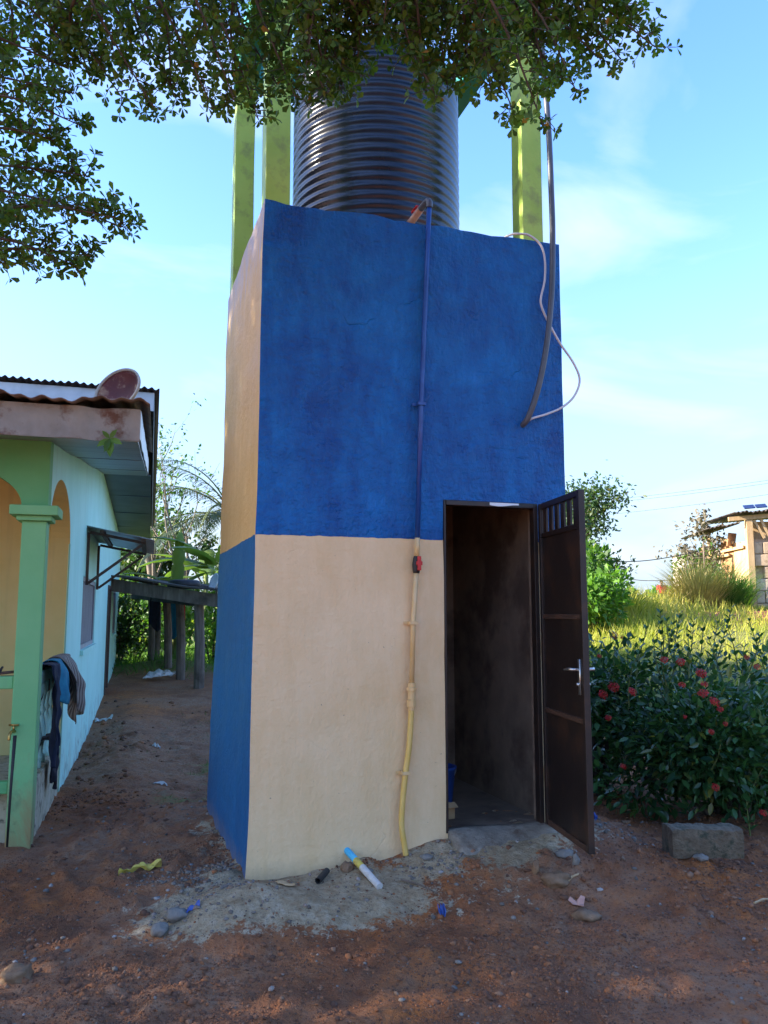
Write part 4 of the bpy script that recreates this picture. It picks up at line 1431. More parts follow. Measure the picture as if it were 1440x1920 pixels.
def grow(mb_, p, d, length, r, depth, tips, bend=0.25, split=3, ratio=0.68, spread=0.6, segs=5, up=0.1, rnd=random):
    """recursive limbs; tips collects (point, direction) of every thin end"""
    pts, rs = [p], [r]
    for k in range(segs):
        d = (d + Vector((rnd.gauss(0, bend), rnd.gauss(0, bend), rnd.gauss(0, bend) + up)) * (1 / segs) * 1.6).normalized()
        p = p + d * length / segs
        pts.append(p)
        rs.append(r * (1 - 0.45 * (k + 1) / segs))
        if depth <= 1:
            tips.append((p, d.copy()))
    mb_.tube(pts, rs, 6 if depth > 1 else 4, cap=False)
    if depth <= 0:
        return
    for k in range(split):
        i = rnd.randint(max(1, segs - 3), segs)
        q = d.orthogonal().normalized()
        q.rotate(Matrix.Rotation(rnd.uniform(0, 6.28), 3, d))
        nd = (d + q * spread * rnd.uniform(0.6, 1.4)).normalized()
        grow(mb_, pts[i], nd, length * ratio * rnd.uniform(0.75, 1.2), rs[i] * 0.62, depth - 1, tips, bend, split, ratio, spread, segs, up, rnd)


def make_tree(name, label, base, height, seed, matn, leaf=0.10, per_tip=7, trunk_r=0.08, spread=0.6, split=3, depth=3, bark='bark', first=0.42, group=None, up=0.1, tilt=(0, 0), cat='tree', T=LEAF_S, TF=LEAF_S_F, ball=0.28):
    rnd = random.Random(seed)
    root = empty(name, base, 0, label, cat, group)
    mb_ = MB()
    tips = []
    grow(mb_, Vector((0, 0, -0.15)), Vector((tilt[0], tilt[1], 1)).normalized(), height * first, trunk_r, depth, tips, 0.22, split, 0.72, spread, 5, up, rnd)
    mb_.build('trunk', M[bark], root, smooth=True, fix=False)
    if per_tip:
        P = np.array([tuple(t_[0]) for t_ in tips])
        idx = rng.integers(0, len(P), int(len(P) * per_tip))
        pos = P[idx] + rng.normal(size=(len(idx), 3)) * ball * height / 9
        leaf_cloud('crown', pos, rdir(len(idx), -0.2), rdir(len(idx), 1.2), leaf * (0.7 + 0.6 * rng.random(len(idx))), matn, root, T, TF)
    return root


def shrub(name, label, base, radii, n, leaf, matn, seed=1, group=None, T=LEAF_S, TF=LEAF_S_F, lumps=9, stems=7, zc=0.5, cat='shrub'):
    """leafy mass made of uneven lumps on a few stems; radii are half sizes, height = 2*rz"""
    r_ = np.random.default_rng(seed)
    root = empty(name, base, 0, label, cat, group)
    rx, ry, rz = radii
    C = r_.normal(size=(lumps, 3)) * 0.42
    C = np.clip(C, -0.75, 0.75) * np.array([rx, ry, rz]) + np.array([0, 0, rz * 2 * zc])
    rad = (0.35 + 0.35 * r_.random(lumps))
    k = r_.integers(0, lumps, n)
    u = unit(r_.normal(size=(n, 3)))
    rr = r_.random(n) ** 0.35
    pos = C[k] + u * (rad[k] * rr)[:, None] * np.array([rx, ry, rz]) * 1.05
    pos[:, 2] = np.maximum(pos[:, 2], 0.02)
    d = unit(u + 0.7 * r_.normal(size=(n, 3)) + np.array([0, 0, 0.15]))
    leaf_cloud('foliage', pos, d, unit(r_.normal(size=(n, 3)) * 0.6 + np.array([0, 0, 1.0])), leaf * (0.65 + 0.7 * r_.random(n)), matn, root, T, TF)
    for s_ in range(stems):
        c = C[s_ % lumps]
        MB().tube(smooth_path([(c[0] * 0.2, c[1] * 0.2, -0.1), (c[0] * 0.5, c[1] * 0.5, c[2] * 0.5), tuple(c)], 4), 0.02 * (0.5 + rz), 5, cap=False).build('stem', M['bark'], root, fix=False)
    return root


def gbase(px, Y, dz=0.0):
    x = (px - 720) / FPX / 1.0 * Y * 0.995
    return Vector((x, Y, gh(x, Y) + dz))


# ------------------------------------------------------------------ plants behind the house
make_tree('slender_tree', 'tall slender tree with sparse leaves beside the house eave', gbase(308, 24), 8.3, 5, 'leaf_mid', 0.13, 3.4, 0.15, 0.42, 3, 3, 'bark_pale', 0.44, up=0.35)
make_tree('slender_tree', 'half bare thin tree right of the tall slender one', gbase(337, 23), 6.2, 9, 'leaf_mid', 0.13, 2.0, 0.12, 0.5, 3, 3, 'bark_pale', 0.42, up=0.25)
make_tree('bushy_tree', 'dark leafy tree low behind the shed roof', gbase(255, 27), 4.6, 21, 'leaf_dark', 0.22, 16, 0.12, 0.8, 4, 3, 'bark', 0.34)
make_tree('bushy_tree', 'grey green tree behind banana plants and palm', gbase(372, 29), 6.0, 23, 'leaf_dark', 0.22, 8, 0.12, 0.8, 3, 3, 'bark', 0.36)
shrub('hedge_bush', 'bright green bush beyond the house end wall', gbase(245, 21), (1.1, 0.9, 0.95), 2600, 0.15, 'leaf_mid', 3)
shrub('hedge_bush', 'dark green bush at foot of the house end wall', gbase(226, 18.6), (0.55, 0.6, 0.75), 1500, 0.13, 'leaf_dark', 4)
shrub('hedge_bush', 'yellow green bush seen right of the last shed post', gbase(402, 19), (0.7, 0.7, 0.8), 1800, 0.13, 'leaf_light', 6)
shrub('hedge_bush', 'leafy bush seen behind the middle shed posts', gbase(330, 26), (1.6, 0.9, 1.1), 3000, 0.17, 'leaf_mid', 8)


def banana(name, label, base, height, fronds, seed):
    rnd = random.Random(seed)
    root = empty(name, base, 0, label, 'banana plant')
    MB().tube([(0, 0, -0.1), (0.02, 0, height * 0.4), (0.0, 0.02, height * 0.75)], [0.11, 0.09, 0.05], 10).build('stem', M['stem_green'], root, smooth=True)
    for k, (az, lean, L, w) in enumerate(fronds):
        n = 16
        path = []
        p = Vector((0, 0, height * 0.66))
        el = R(lean)
        for i in range(n + 1):
            path.append(p.copy())
            p = p + Vector((math.cos(az) * math.cos(el), math.sin(az) * math.cos(el), math.sin(el))) * (L / n)
            el -= R(rnd.uniform(3.0, 5.5)) * (1.0 if lean < 80 else 0.15)
        Vv, Ff, tn = [], [], []
        for i in range(n + 1):
            t_ = (path[min(i + 1, n)] - path[max(i - 1, 0)]).normalized()
            sd = t_.cross(Vector((0, 0, 1)))
            sd = Vector((math.sin(az), -math.cos(az), 0)) if sd.length < 0.1 else sd.normalized()
            upv = sd.cross(t_)
            u = i / n
            ww = w * (math.sin(math.pi * min(1, 0.10 + u * 0.92)) ** 0.6) if u > 0.13 else 0.012
            if rnd.random() < 0.25 and u > 0.2:
                ww *= rnd.uniform(0.6, 0.85)
            for e, dz in ((-1, -0.30), (-0.5, -0.08), (0, 0.0), (0.5, -0.08), (1, -0.30)):
                Vv.append(path[i] + sd * e * ww + upv * dz * ww * 0.8)
                tn.append(0.25 + 0.5 * rnd.random() * 0.5 + 0.3 * u * (k % 2))
        for i in range(n):
            for j in range(4):
                a = i * 5 + j
                Ff.append((a, a + 1, a + 6, a + 5))
        np_mesh('leaf', np.array([tuple(v) for v in Vv]), np.array(Ff), M['banana'], root, {'tint': np.clip(np.array(tn), 0, 1)}, smooth=True)
    return root


banana('banana_plant', 'young banana plant with upright yellow leaf above the shed', gbase(330, 19.0), 2.6, [(3.0, 30, 1.7, 0.20), (3.5, 48, 1.4, 0.19), (0.2, 28, 1.5, 0.20), (1.5, 88, 1.5, 0.16), (0.7, 55, 1.2, 0.18), (4.6, 40, 1.3, 0.2), (5.4, 20, 1.2, 0.2)], 3)
banana('banana_plant', 'large banana plant with drooping torn leaves next to the tower', gbase(412, 19.5), 3.3, [(3.1, 35, 2.2, 0.26), (3.6, 55, 2.0, 0.26), (2.6, 25, 2.0, 0.26), (4.2, 45, 1.9, 0.26), (0.3, 40, 2.0, 0.26), (5.2, 60, 1.9, 0.26), (1.2, 70, 2.0, 0.24)], 6)
banana('banana_plant', 'banana plant half hidden behind the left tower edge', gbase(385, 22), 3.2, [(3.1, 20, 1.7, 0.22), (3.9, 50, 1.8, 0.22), (0.1, 45, 1.8, 0.22), (1.7, 70, 1.6, 0.22), (5.0, 35, 1.7, 0.22), (2.6, 60, 1.6, 0.2)], 8)


def palm_tree(name, label, base, height, nf, L, seed):
    rnd = random.Random(seed)
    root = empty(name, base, 0, label, 'palm tree')
    MB().tube([(0, 0, -0.2), (0.05, 0, height * 0.5), (0, 0, height)], [0.22, 0.17, 0.15], 10).build('trunk', M['bark_pale'], root, smooth=True)
    for k in range(nf):
        az = 2 * math.pi * k / nf + rnd.uniform(-0.2, 0.2)
        el = R(rnd.uniform(8, 70))
        n = 14
        p = Vector((0, 0, height))
        path = []
        for i in range(n + 1):
            path.append(p.copy())
            p = p + Vector((math.cos(az) * math.cos(el), math.sin(az) * math.cos(el), math.sin(el))) * (L / n)
            el -= R(6.2)
        mb_ = MB()
        mb_.tube(path, [0.03 - 0.024 * i / n for i in range(n + 1)], 5)
        fr_ = mb_.build('frond', M['stem_green'], root, fix=False)
        pos, d, nr, sz = [], [], [], []
        for i in range(2, n):
            for sub in range(4):
                f_ = i + sub / 4
                q_ = path[i].lerp(path[i + 1], sub / 4)
                t_ = (path[i + 1] - path[i]).normalized()
                sd = t_.cross(Vector((0, 0, 1))).normalized()
                for e in (-1, 1):
                    dv = (sd * e + t_ * 0.7 + Vector((0, 0, -0.35 + rnd.uniform(-0.25, 0.1)))).normalized()
                    pos.append(q_)
                    d.append(dv)
                    nr.append((0, 0, 1))
                    sz.append(0.62 * L / 3.0 * math.sin(math.pi * min(0.98, 0.15 + f_ / n * 0.8)) * rnd.uniform(0.85, 1.1))
        sz = np.array(sz)
        leaf_cloud('leaflets', np.array([tuple(v) for v in pos]), np.array([tuple(v) for v in d]), np.array(nr, float), sz, 'palm', fr_, LEAF_S, LEAF_S_F, width=np.full(len(sz), 0.07))
    return root


palm_tree('palm_tree', 'palm with thin arching fronds beside the left tower edge', gbase(432, 24), 4.0, 24, 3.5, 4)

# two unseen trees added out on the left to shade yard and tower
def unseen_shade_tree(label, x, y, h_, r_, seed, n):
    root = empty('added_shade_tree', Vector((x, y, gh(x, y))), 0, label, 'tree', 'unseen trees added for shade')
    mb_ = MB()
    tips = []
    rnd = random.Random(seed)
    grow(mb_, Vector((0, 0, -0.2)), Vector((0, 0, 1)), h_ * 0.38, 0.26, 3, tips, 0.2, 4, 0.72, 0.9, 5, 0.1, rnd)
    mb_.build('trunk', M['bark'], root, smooth=True, fix=False)
    rg = np.random.default_rng(seed)
    c = unit(rg.normal(size=(26, 3))) * (0.35 + 0.4 * rg.random((26, 1))) * np.array([r_, r_, h_ * 0.36]) + np.array([0, 0, h_ * 0.60])
    k = rg.integers(0, 26, n)
    u = unit(rg.normal(size=(n, 3)))
    pos = c[k] + u * (rg.random(n) ** 0.4)[:, None] * r_ * 0.42
    leaf_cloud('crown', pos, unit(u + np.array([0, 0, -0.4])), unit(rg.normal(size=(n, 3)) * 0.5 + np.array([0, 0, 1])), 0.24 * (0.7 + 0.6 * rg.random(n)), 'leaf_dark', root, LEAF_S, LEAF_S_F)


unseen_shade_tree('unseen tree added to shade the yard, left of the porch', -10.5, 3.6, 11.4, 5.2, 71, 30000)
unseen_shade_tree('unseen tree added for shade, behind the house', -11.5, 9.4, 8.6, 4.0, 72, 12000)

# ------------------------------------------------------------------ right side: tree, shrubs, hill
make_tree('leafy_tree', 'leafy tree with open branches behind the metal door', gbase(1048, 17), 4.1, 31, 'leaf_dark', 0.10, 12, 0.12, 0.62, 4, 3, 'bark', 0.36, up=0.15, tilt=(0.12, 0))
shrub('hill_bush', 'large bright green bush under the tree behind the door', gbase(1112, 15), (0.62, 0.7, 0.62), 3000, 0.13, 'leaf_light', 12, lumps=12)
shrub('hill_bush', 'dark green bush half hidden by the open door', gbase(1065, 16), (0.6, 0.7, 0.8), 2400, 0.14, 'leaf_mid', 13)
make_tree('far_tree', 'small pale tree on the skyline left of the person', gbase(1192, 62), 2.6, 33, 'leaf_light', 0.35, 10, 0.10, 0.9, 4, 2, 'bark', 0.4)
shrub('skyline_bush', 'pale bush on the skyline beside the person in red', gbase(1262, 55), (1.4, 1, 0.8), 1200, 0.3, 'leaf_light', 15)


def grass_patch(name, label, xy, height, width, matn, kind='stuff', lean=0.35, parent=None, tint=None, loc=None, z=None):
    n = len(xy)
    z = ground_height(xy[:, 0], xy[:, 1]) if z is None else z
    pos = np.column_stack([xy, z - 0.02])
    d = unit(np.column_stack([rng.normal(size=(n, 2)) * lean, np.ones(n)]))
    nr = unit(np.column_stack([rng.normal(size=(n, 2)), np.full(n, 0.2)]))
    Vv, Ff = scatter(BLADE, BLADE_F, pos, d, nr, height, width)
    tn = rng.random(n) * 0.97 if tint is None else tint
    o_ = np_mesh(name, Vv, Ff, M[matn], parent, {'tint': np.repeat(tn, len(BLADE))}, loc=loc)
    if label:
        tag(o_, label, kind=kind)
    return o_


# hill grass: short near, taller along the brow
n = 85000
Yg = 8.5 + 38 * rng.random(n) ** 1.35
Xg = (0.12 + 0.42 * rng.random(n)) * Yg + rng.normal(size=n) * 0.3
gm = np.clip(sstep(8.6, 10.5, Yg), 0, 1) * (1 - 0.93 * gauss(Xg, Yg, 8.0, 17.0, 2.4, 2.2)) * np.clip(0.75 + 0.5 * fbm(Xg * 0.5, Yg * 0.5, 3, 81), 0.1, 1)
keep = rng.random(n) < gm
Xg, Yg = Xg[keep], Yg[keep]
tall = np.clip(1.2 * gauss(Xg, Yg, 4.9, 17.5, 1.7, 3.2) + 0.9 * gauss(Xg, Yg, 6.4, 21, 2.4, 3.0), 0, 1)
hg_ = (0.07 + 0.11 * rng.random(len(Xg)) + 0.50 * tall * (0.5 + 0.6 * rng.random(len(Xg)))) * (0.8 + 0.3 * vnoise(Xg, Yg, 4))
tn = np.clip(0.45 + 0.35 * fbm(Xg * 0.6, Yg * 0.6, 3, 19) + 0.25 * rng.normal(size=len(Xg)) * 0.8 + 0.25 * tall, 0, 0.99)
grass_patch('hill_grass', 'sunlit yellow green grass covering the hill', np.column_stack([Xg, Yg]), hg_, 0.010 + 0.00045 * Yg, 'grass_hill', tint=tn, lean=0.45)
# left yard: thin patches of short grass
n = 14000
Xg = rng.uniform(-3.0, -0.9, n)
Yg = rng.uniform(5.8, 13.0, n)
gm = gauss(Xg + 0.24 * (Yg - 8.5), Yg, -1.62, 9.0, 0.42, 3.0) * np.clip(0.2 + 1.6 * fbm(Xg * 2.2, Yg * 2.2, 3, 71), 0, 1)
keep = rng.random(n) < gm
Xg, Yg = Xg[keep], Yg[keep]
grass_patch('yard_grass', 'thin patches of short grass between house and tower', np.column_stack([Xg, Yg]), 0.03 + 0.05 * rng.random(len(Xg)), np.full(len(Xg), 0.006), 'grass_yard', lean=0.9)
n = 15000
Yg = rng.uniform(16.0, 30, n)
Xg = rng.uniform(-0.40, -0.12, n) * Yg
keep = rng.random(n) < np.clip(sstep(16.5, 19.5, Yg) + 0.4 * gauss(Xg, Yg, -4.5, 17.4, 1.4, 0.9), 0, 1)
Xg, Yg = Xg[keep], Yg[keep]
grass_patch('back_grass', 'bright low grass growing behind the timber shed', np.column_stack([Xg, Yg]), 0.12 + 0.22 * rng.random(len(Xg)), np.full(len(Xg), 0.018), 'grass_green', lean=0.6)


def tussock(name, label, base, r, h_, n, matn, lean, cat='grass clump', width=0.02):
    root = empty(name, base, 0, label, cat)
    a = rng.random(n) * 6.283
    q_ = r * np.sqrt(rng.random(n))
    xy = np.column_stack([q_ * np.cos(a), q_ * np.sin(a)])
    pos = np.column_stack([xy, np.full(n, -0.05)])
    d = unit(np.column_stack([xy / r * lean + rng.normal(size=(n, 2)) * 0.16, np.ones(n)]))
    nr = unit(np.column_stack([xy + 1e-3, np.full(n, 0.3)]))
    nr[:, :2] *= -1
    hh = h_ * (0.55 + 0.5 * rng.random(n)) * (1 - 0.35 * (q_ / r) ** 2)
    T = np.array([(-0.5, 0, 0), (0.5, 0, 0), (-0.42, 0.4, -0.03), (0.42, 0.4, -0.03), (-0.3, 0.75, -0.16), (0.3, 0.75, -0.16), (0, 1.0, -0.38)])
    TF = np.array([(0, 1, 3), (0, 3, 2), (2, 3, 5), (2, 5, 4), (4, 5, 6)])
    leaf_cloud('blades', pos, d, nr, hh, matn, root, T, TF, width=np.full(n, width))
    return root


tussock('dry_grass_clump', 'tall clump of straw coloured grass left of the hut', gbase(1308, 18.5), 0.40, 1.55, 1100, 'grass_dry', 0.35, width=0.018)
tussock('tall_grass_clump', 'tall green grass growing before the hut boards', gbase(1352, 19), 0.42, 1.4, 1000, 'grass_green', 0.4)
tussock('tall_grass_clump', 'green grass clump between dry grass and hut post', gbase(1382, 20.4), 0.25, 1.2, 500, 'grass_green', 0.35)
tussock('tall_grass_clump', 'yellow green grass clump right behind the leafy bush', gbase(1168, 16.5), 0.6, 0.75, 800, 'grass_hill', 0.4)
shrub('skyline_bush', 'dull olive bush behind the straw coloured grass', gbase(1318, 22), (0.5, 0.6, 0.85), 1500, 0.13, 'leaf_mid', 17)

# ------------------------------------------------------------------ hut on the hill
HUT = gbase(1411, 20.5)
hut = empty('hut', HUT, R(-6), 'mud block hut with a patched board side and dark tin roof', 'hut')
hz = HUT.z


def hpart(mb_, name, matn, parent=None, bevel=0, smooth=False):
    return mb_.build(name, M[matn], parent or hut, bevel=bevel, smooth=smooth)


hpart(MB().box(-0.075, 0.075, -0.075, 0.075, -0.2, 2.28), 'corner_post', 'wood_pale')
hpart(MB().box(0.08, 3.4, 0.09, 0.12, -0.2, 1.80), 'wall_core', 'mud_block')
rndh = random.Random(4)
for r_ in range(6):
    u = 0.085 - (0.22 if r_ % 2 else 0)
    while u < 3.3:
        L = 0.44
        a, b_ = max(u, 0.085), min(u + L, 3.35)
        if b_ - a > 0.08 and not (r_ == 5 and rndh.random() < 0.3) and not (r_ == 4 and 0.3 < u < 0.5) and not (r_ == 3 and a < 0.1):
            j = rndh.uniform(-0.012, 0.012)
            hpart(MB().box(a + 0.006, b_ - 0.006, -0.03 + j, 0.088, r_ * 0.305 - 0.1, r_ * 0.305 + 0.193), 'mud_block', 'mud_pale' if r_ in (1, 2) else 'mud_block', bevel=0.02)
        u += L
# side of boards and plaster sheets running back to the left
edge = [(-0.10, 0.35), (-1.15, 2.6)]
A_, B_ = Vector((-0.02, 0.12, 0)), Vector((-1.28, 2.5, 0))
segs_ = [(0.0, 0.16, 'wood_pale', 1.75), (0.17, 0.33, 'board_brown', 1.85), (0.34, 0.44, 'old_plaster', 1.6), (0.45, 0.50, 'wood_pale', 1.95), (0.51, 0.60, 'board_brown', 1.7), (0.61, 0.79, 'old_plaster', 1.55), (0.80, 1.0, 'old_plaster', 1.5)]
for i, (u0, u1, mn, ht) in enumerate(segs_):
    p0, p1 = A_.lerp(B_, u0), A_.lerp(B_, u1)
    dv = (p1 - p0)
    nv = Vector((dv.y, -dv.x, 0)).normalized()
    mb = MB()
    c = (p0 + p1) / 2 + nv * (0.015 * (i % 3)) + Vector((0, 0, ht / 2 - 0.1))
    mb.obox(c, dv / 2, nv * 0.02, Vector((0, 0, ht / 2 + 0.1)))
    hpart(mb, 'wall_board', mn)
for (u0, z0, u1, z1, mn) in ((0.15, 1.75, 0.35, 1.95, 'wood_pale'), (0.2, 1.45, 0.5, 1.38, 'wood_pale'), (0.3, 1.55, 0.02, 1.62, 'wood_pale')):
    p0, p1 = A_.lerp(B_, u0), A_.lerp(B_, u1)
    hpart(MB().bar(p0 + Vector((-0.06, -0.04, z0)), p1 + Vector((-0.06, -0.04, z1)), 0.05, 0.07), 'patch_batten', mn)
hpart(MB().obox((-0.28, 0.5, 1.83), (0.13, 0.12, 0), (0.01, -0.01, 0.0), (0.03, 0, 0.17)), 'shutter', 'board_brown')
hpart(MB().bar((-0.5, -0.06, 2.30), (3.6, -0.06, 2.62), 0.07, 0.10), 'eave_beam', 'wood_pale')
hpart(MB().bar((0.35, -0.02, 1.82), (0.12, -0.02, 2.28), 0.05, 0.06), 'brace', 'wood_pale')
hpart(MB().bar((0.50, 0.0, 1.78), (0.30, 0.0, 2.30), 0.05, 0.06), 'brace', 'wood_pale')
hpart(MB().box(0.1, 3.3, 0.6, 0.64, 1.2, 2.3), 'inner_board', 'wood_pale')
corr = corrugated(lambda a, l, dz: (-0.42 + a, -0.30 + l, 2.43 + 0.075 * a + 0.02 * l + dz), 4.4, 3.2, 0.10, 0.018, 4, 0.02, thick=0.02)
hpart(corr, 'roof', 'dark_sheet', smooth=True)
corr = corrugated(lambda a, l, dz: (-0.95 + a, 0.1 + l, 2.08 + 0.20 * a + dz), 0.8, 2.8, 0.10, 0.016, 4, 0.02, thick=0.02)
hpart(corr, 'lower_roof', 'dark_sheet', smooth=True)
for k in range(2):
    p = hut.matrix_basis @ Vector((0.0, 0, 0))
    o = MB().obox((0, 0, 0), (0.13, 0, 0.01), (0, 0.08, 0.05), (0.0, -0.007, 0.010)).build('solar_panel', M['solar'], bevel=0.004)
    o.location = HUT + Vector((-0.02 + 0.30 * k, -0.12, 2.60 + 0.022 * k))
    o.rotation_euler = (0, 0, R(-6))
    tag(o, 'left one of two small solar panels on the hut roof' if k == 0 else 'right one of two small solar panels on the hut roof', 'solar panel', 'solar panels on the hut roof')
# withered shrub leaning on the boards
make_tree('withered_tree', 'withered grey leaved tree leaning over the hut boards', gbase(1350, 21.5), 2.6, 44, 'leaf_dead', 0.13, 9, 0.05, 0.6, 4, 2, 'bark_pale', 0.62, tilt=(0.05, 0), up=-0.05)
# steps of poles beside the dry grass
q = gbase(1300, 21)
fence = empty('pole_fence', q, 0, 'short stepped pole fence behind the straw coloured grass', 'fence')
MB().tube([(-0.16, 0, 0), (-0.16, 0, 1.15)], 0.022, 6).build('post', M['wood'], fence)
MB().tube([(0.32, 0, 0), (0.32, 0, 1.75)], 0.022, 6).build('post', M['wood'], fence)
for k in range(5):
    MB().tube([(-0.16 + 0.10 * k, 0.02, 1.05 + 0.14 * k), (0.12 + 0.10 * k, 0.02, 1.07 + 0.14 * k)], 0.016, 6).build('pole', M['wood'], fence)

# ------------------------------------------------------------------ person in red on the path over the hill
pp = at(1240, 1088, 45)
px_, py_ = pp.x, 45.0
pz = pp.z - 1.70
person = empty('person', Vector((px_, py_, pz)), R(8), 'person in a red shirt and dark trousers standing on the hill path', 'person')


def skin_fig(name, joints, edges, matn, parent, sub=2):
    me = bpy.data.meshes.new(name)
    me.from_pydata([j[0] for j in joints], edges, [])
    me.materials.append(M[matn])
    o_ = bpy.data.objects.new(name, me)
    COL.objects.link(o_)
    o_.parent = parent
    sk = o_.modifiers.new('skin', 'SKIN')
    sk.use_smooth_shade = True
    for i, j in enumerate(joints):
        sv = me.skin_vertices[0].data[i]
        sv.radius = (j[1], j[2] if len(j) > 2 else j[1])
        sv.use_root = (i == 0)
    o_.modifiers.new('subdivision', 'SUBSURF').levels = sub
    o_.modifiers['subdivision'].render_levels = sub
    return o_


J = [((0, 0, 0.95), 0.13, 0.09), ((0, 0, 1.15), 0.125, 0.085), ((0, 0, 1.36), 0.15, 0.09), ((0, 0.0, 1.47), 0.05), ((0, -0.01, 1.54), 0.065, 0.08), ((0, -0.01, 1.63), 0.07, 0.085), ((0, -0.005, 1.685), 0.04, 0.05),
     ((0.19, 0, 1.39), 0.05), ((0.24, 0.02, 1.13), 0.04), ((0.20, -0.12, 0.93), 0.03), ((0.17, -0.20, 0.92), 0.028, 0.018),
     ((-0.19, 0, 1.39), 0.05), ((-0.24, 0.02, 1.13), 0.04), ((-0.22, -0.10, 0.92), 0.03), ((-0.20, -0.18, 0.90), 0.028, 0.018),
     ((0.09, 0, 0.86), 0.085), ((0.10, -0.01, 0.48), 0.055), ((0.10, 0.02, 0.09), 0.04), ((0.11, -0.13, 0.03), 0.035, 0.025),
     ((-0.09, 0, 0.86), 0.085), ((-0.10, -0.05, 0.48), 0.055), ((-0.10, 0.0, 0.09), 0.04), ((-0.11, -0.15, 0.03), 0.035, 0.025)]
ED = [(0, 1), (1, 2), (2, 3), (3, 4), (4, 5), (5, 6), (2, 7), (7, 8), (8, 9), (9, 10), (2, 11), (11, 12), (12, 13), (13, 14), (0, 15), (15, 16), (16, 17), (17, 18), (0, 19), (19, 20), (20, 21), (21, 22)]
skin_fig('body', J, ED, 'skin', person)
JS = [((0, 0, 0.90), 0.165, 0.12), ((0, 0, 1.15), 0.155, 0.115), ((0, 0, 1.37), 0.165, 0.11), ((0, 0, 1.45), 0.075, 0.07), ((0.20, 0, 1.38), 0.075), ((0.245, 0.02, 1.16), 0.062), ((-0.20, 0, 1.38), 0.075), ((-0.245, 0.02, 1.16), 0.062)]
skin_fig('shirt', JS, [(0, 1), (1, 2), (2, 3), (2, 4), (4, 5), (2, 6), (6, 7)], 'cloth_red', person)
JT = [((0, 0, 0.93), 0.14, 0.11), ((0.09, 0, 0.84), 0.10), ((0.10, -0.01, 0.48), 0.075), ((0.10, 0.02, 0.10), 0.06), ((-0.09, 0, 0.84), 0.10), ((-0.10, -0.05, 0.48), 0.075), ((-0.10, 0.0, 0.10), 0.06)]
skin_fig('trousers', JT, [(0, 1), (1, 2), (2, 3), (0, 4), (4, 5), (5, 6)], 'cloth_dark', person)
MB().lathe([(0.0, 0.095), (0.05, 0.085), (0.085, 0.05), (0.092, 0.0), (0.085, -0.035), (0.07, -0.045), (0.0, -0.02)], 18, c=(0, 0.012, 1.635)).build('hair', M['hair'], person, smooth=True)

# ------------------------------------------------------------------ overhead wires
for (a, b_, Y0, Y1, lab) in (((940, 950), (1600, 876), 60, 34, 'topmost thin power line over the hut'), ((940, 955), (1600, 882), 60, 34, 'second thin power line just under the topmost'), ((940, 978), (1600, 902), 58, 34, 'third thin power line, lowest of the distant set')):
    A, B = at(a[0], a[1], Y0), at(b_[0], b_[1], Y1)
    pts = []
    for k in range(31):
        u = k / 30
        p = A.lerp(B, u)
        p.z -= 0.9 * 4 * u * (1 - u) * 0.35
        pts.append(p)
    o = MB().tube(pts, 0.009, 5).build('power_line', M['black'], loc=A)
    tag(o, lab, 'wire', 'power lines')
for (a, m_, b_, Y0, Y1, lab) in (((1020, 1050), (1200, 1052), (1328, 1029), 22, 21.5, 'dark cable strung from the leafy tree to the hut wall'), ((1120, 1072), (1200, 1088), (1290, 1086), 30, 28, 'thin cable sagging above the person in red')):
    A, Mm, B = at(a[0], a[1], Y0), at(m_[0], m_[1], (Y0 + Y1) / 2), at(b_[0], b_[1], Y1)
    o = MB().tube(smooth_path([A, Mm, B], 14), 0.013, 5).build('slack_cable', M['black'], loc=A)
    tag(o, lab, 'wire')

# ------------------------------------------------------------------ ixora bushes beside the door
def ixora(name, label, base, radii, n, seed, shoots, flowers, lumps=14):
    root = shrub(name, label, base, radii, n, 0.078, 'leaf_ixora', seed, None, LEAF_EL, LEAF_EL_F, lumps, 10, 0.48, 'flowering bush')
    r_ = np.random.default_rng(seed + 50)
    rnd = random.Random(seed)
    for (px, py, Y, L) in shoots:
        tip = at(px, py, Y) - base
        foot = tip + Vector((rnd.uniform(-0.12, 0.12), rnd.uniform(-0.05, 0.15), -L))
        path = smooth_path([foot, (foot + tip) / 2 + Vector((rnd.uniform(-0.03, 0.03), 0, 0)), tip], 5)
        st = MB().tube(path, [0.006 - 0.003 * i / (len(path) - 1) for i in range(len(path))], 5, cap=False).build('shoot', M['stem_green'], root, fix=False)
        pos, d, nr, sz = [], [], [], []
        m_ = max(5, int(L / 0.045))
        for k in range(m_):
            f_ = 0.15 + 0.85 * k / (m_ - 1)
            p = foot.lerp(tip, f_)
            a0 = k * 1.57 + rnd.uniform(-0.3, 0.3)
            for e in (0, math.pi):
                dv = Vector((math.cos(a0 + e), math.sin(a0 + e), 0.55 + 0.5 * f_))
                pos.append(tuple(p))
                d.append(tuple(dv))
                nr.append((-dv.x * 0.4, -dv.y * 0.4, 1))
                sz.append(0.085 * (1.1 - 0.45 * f_) * rnd.uniform(0.8, 1.2))
        leaf_cloud('shoot_leaves', np.array(pos), np.array(d), np.array(nr, float), np.array(sz), 'leaf_ixora', st)
    return root


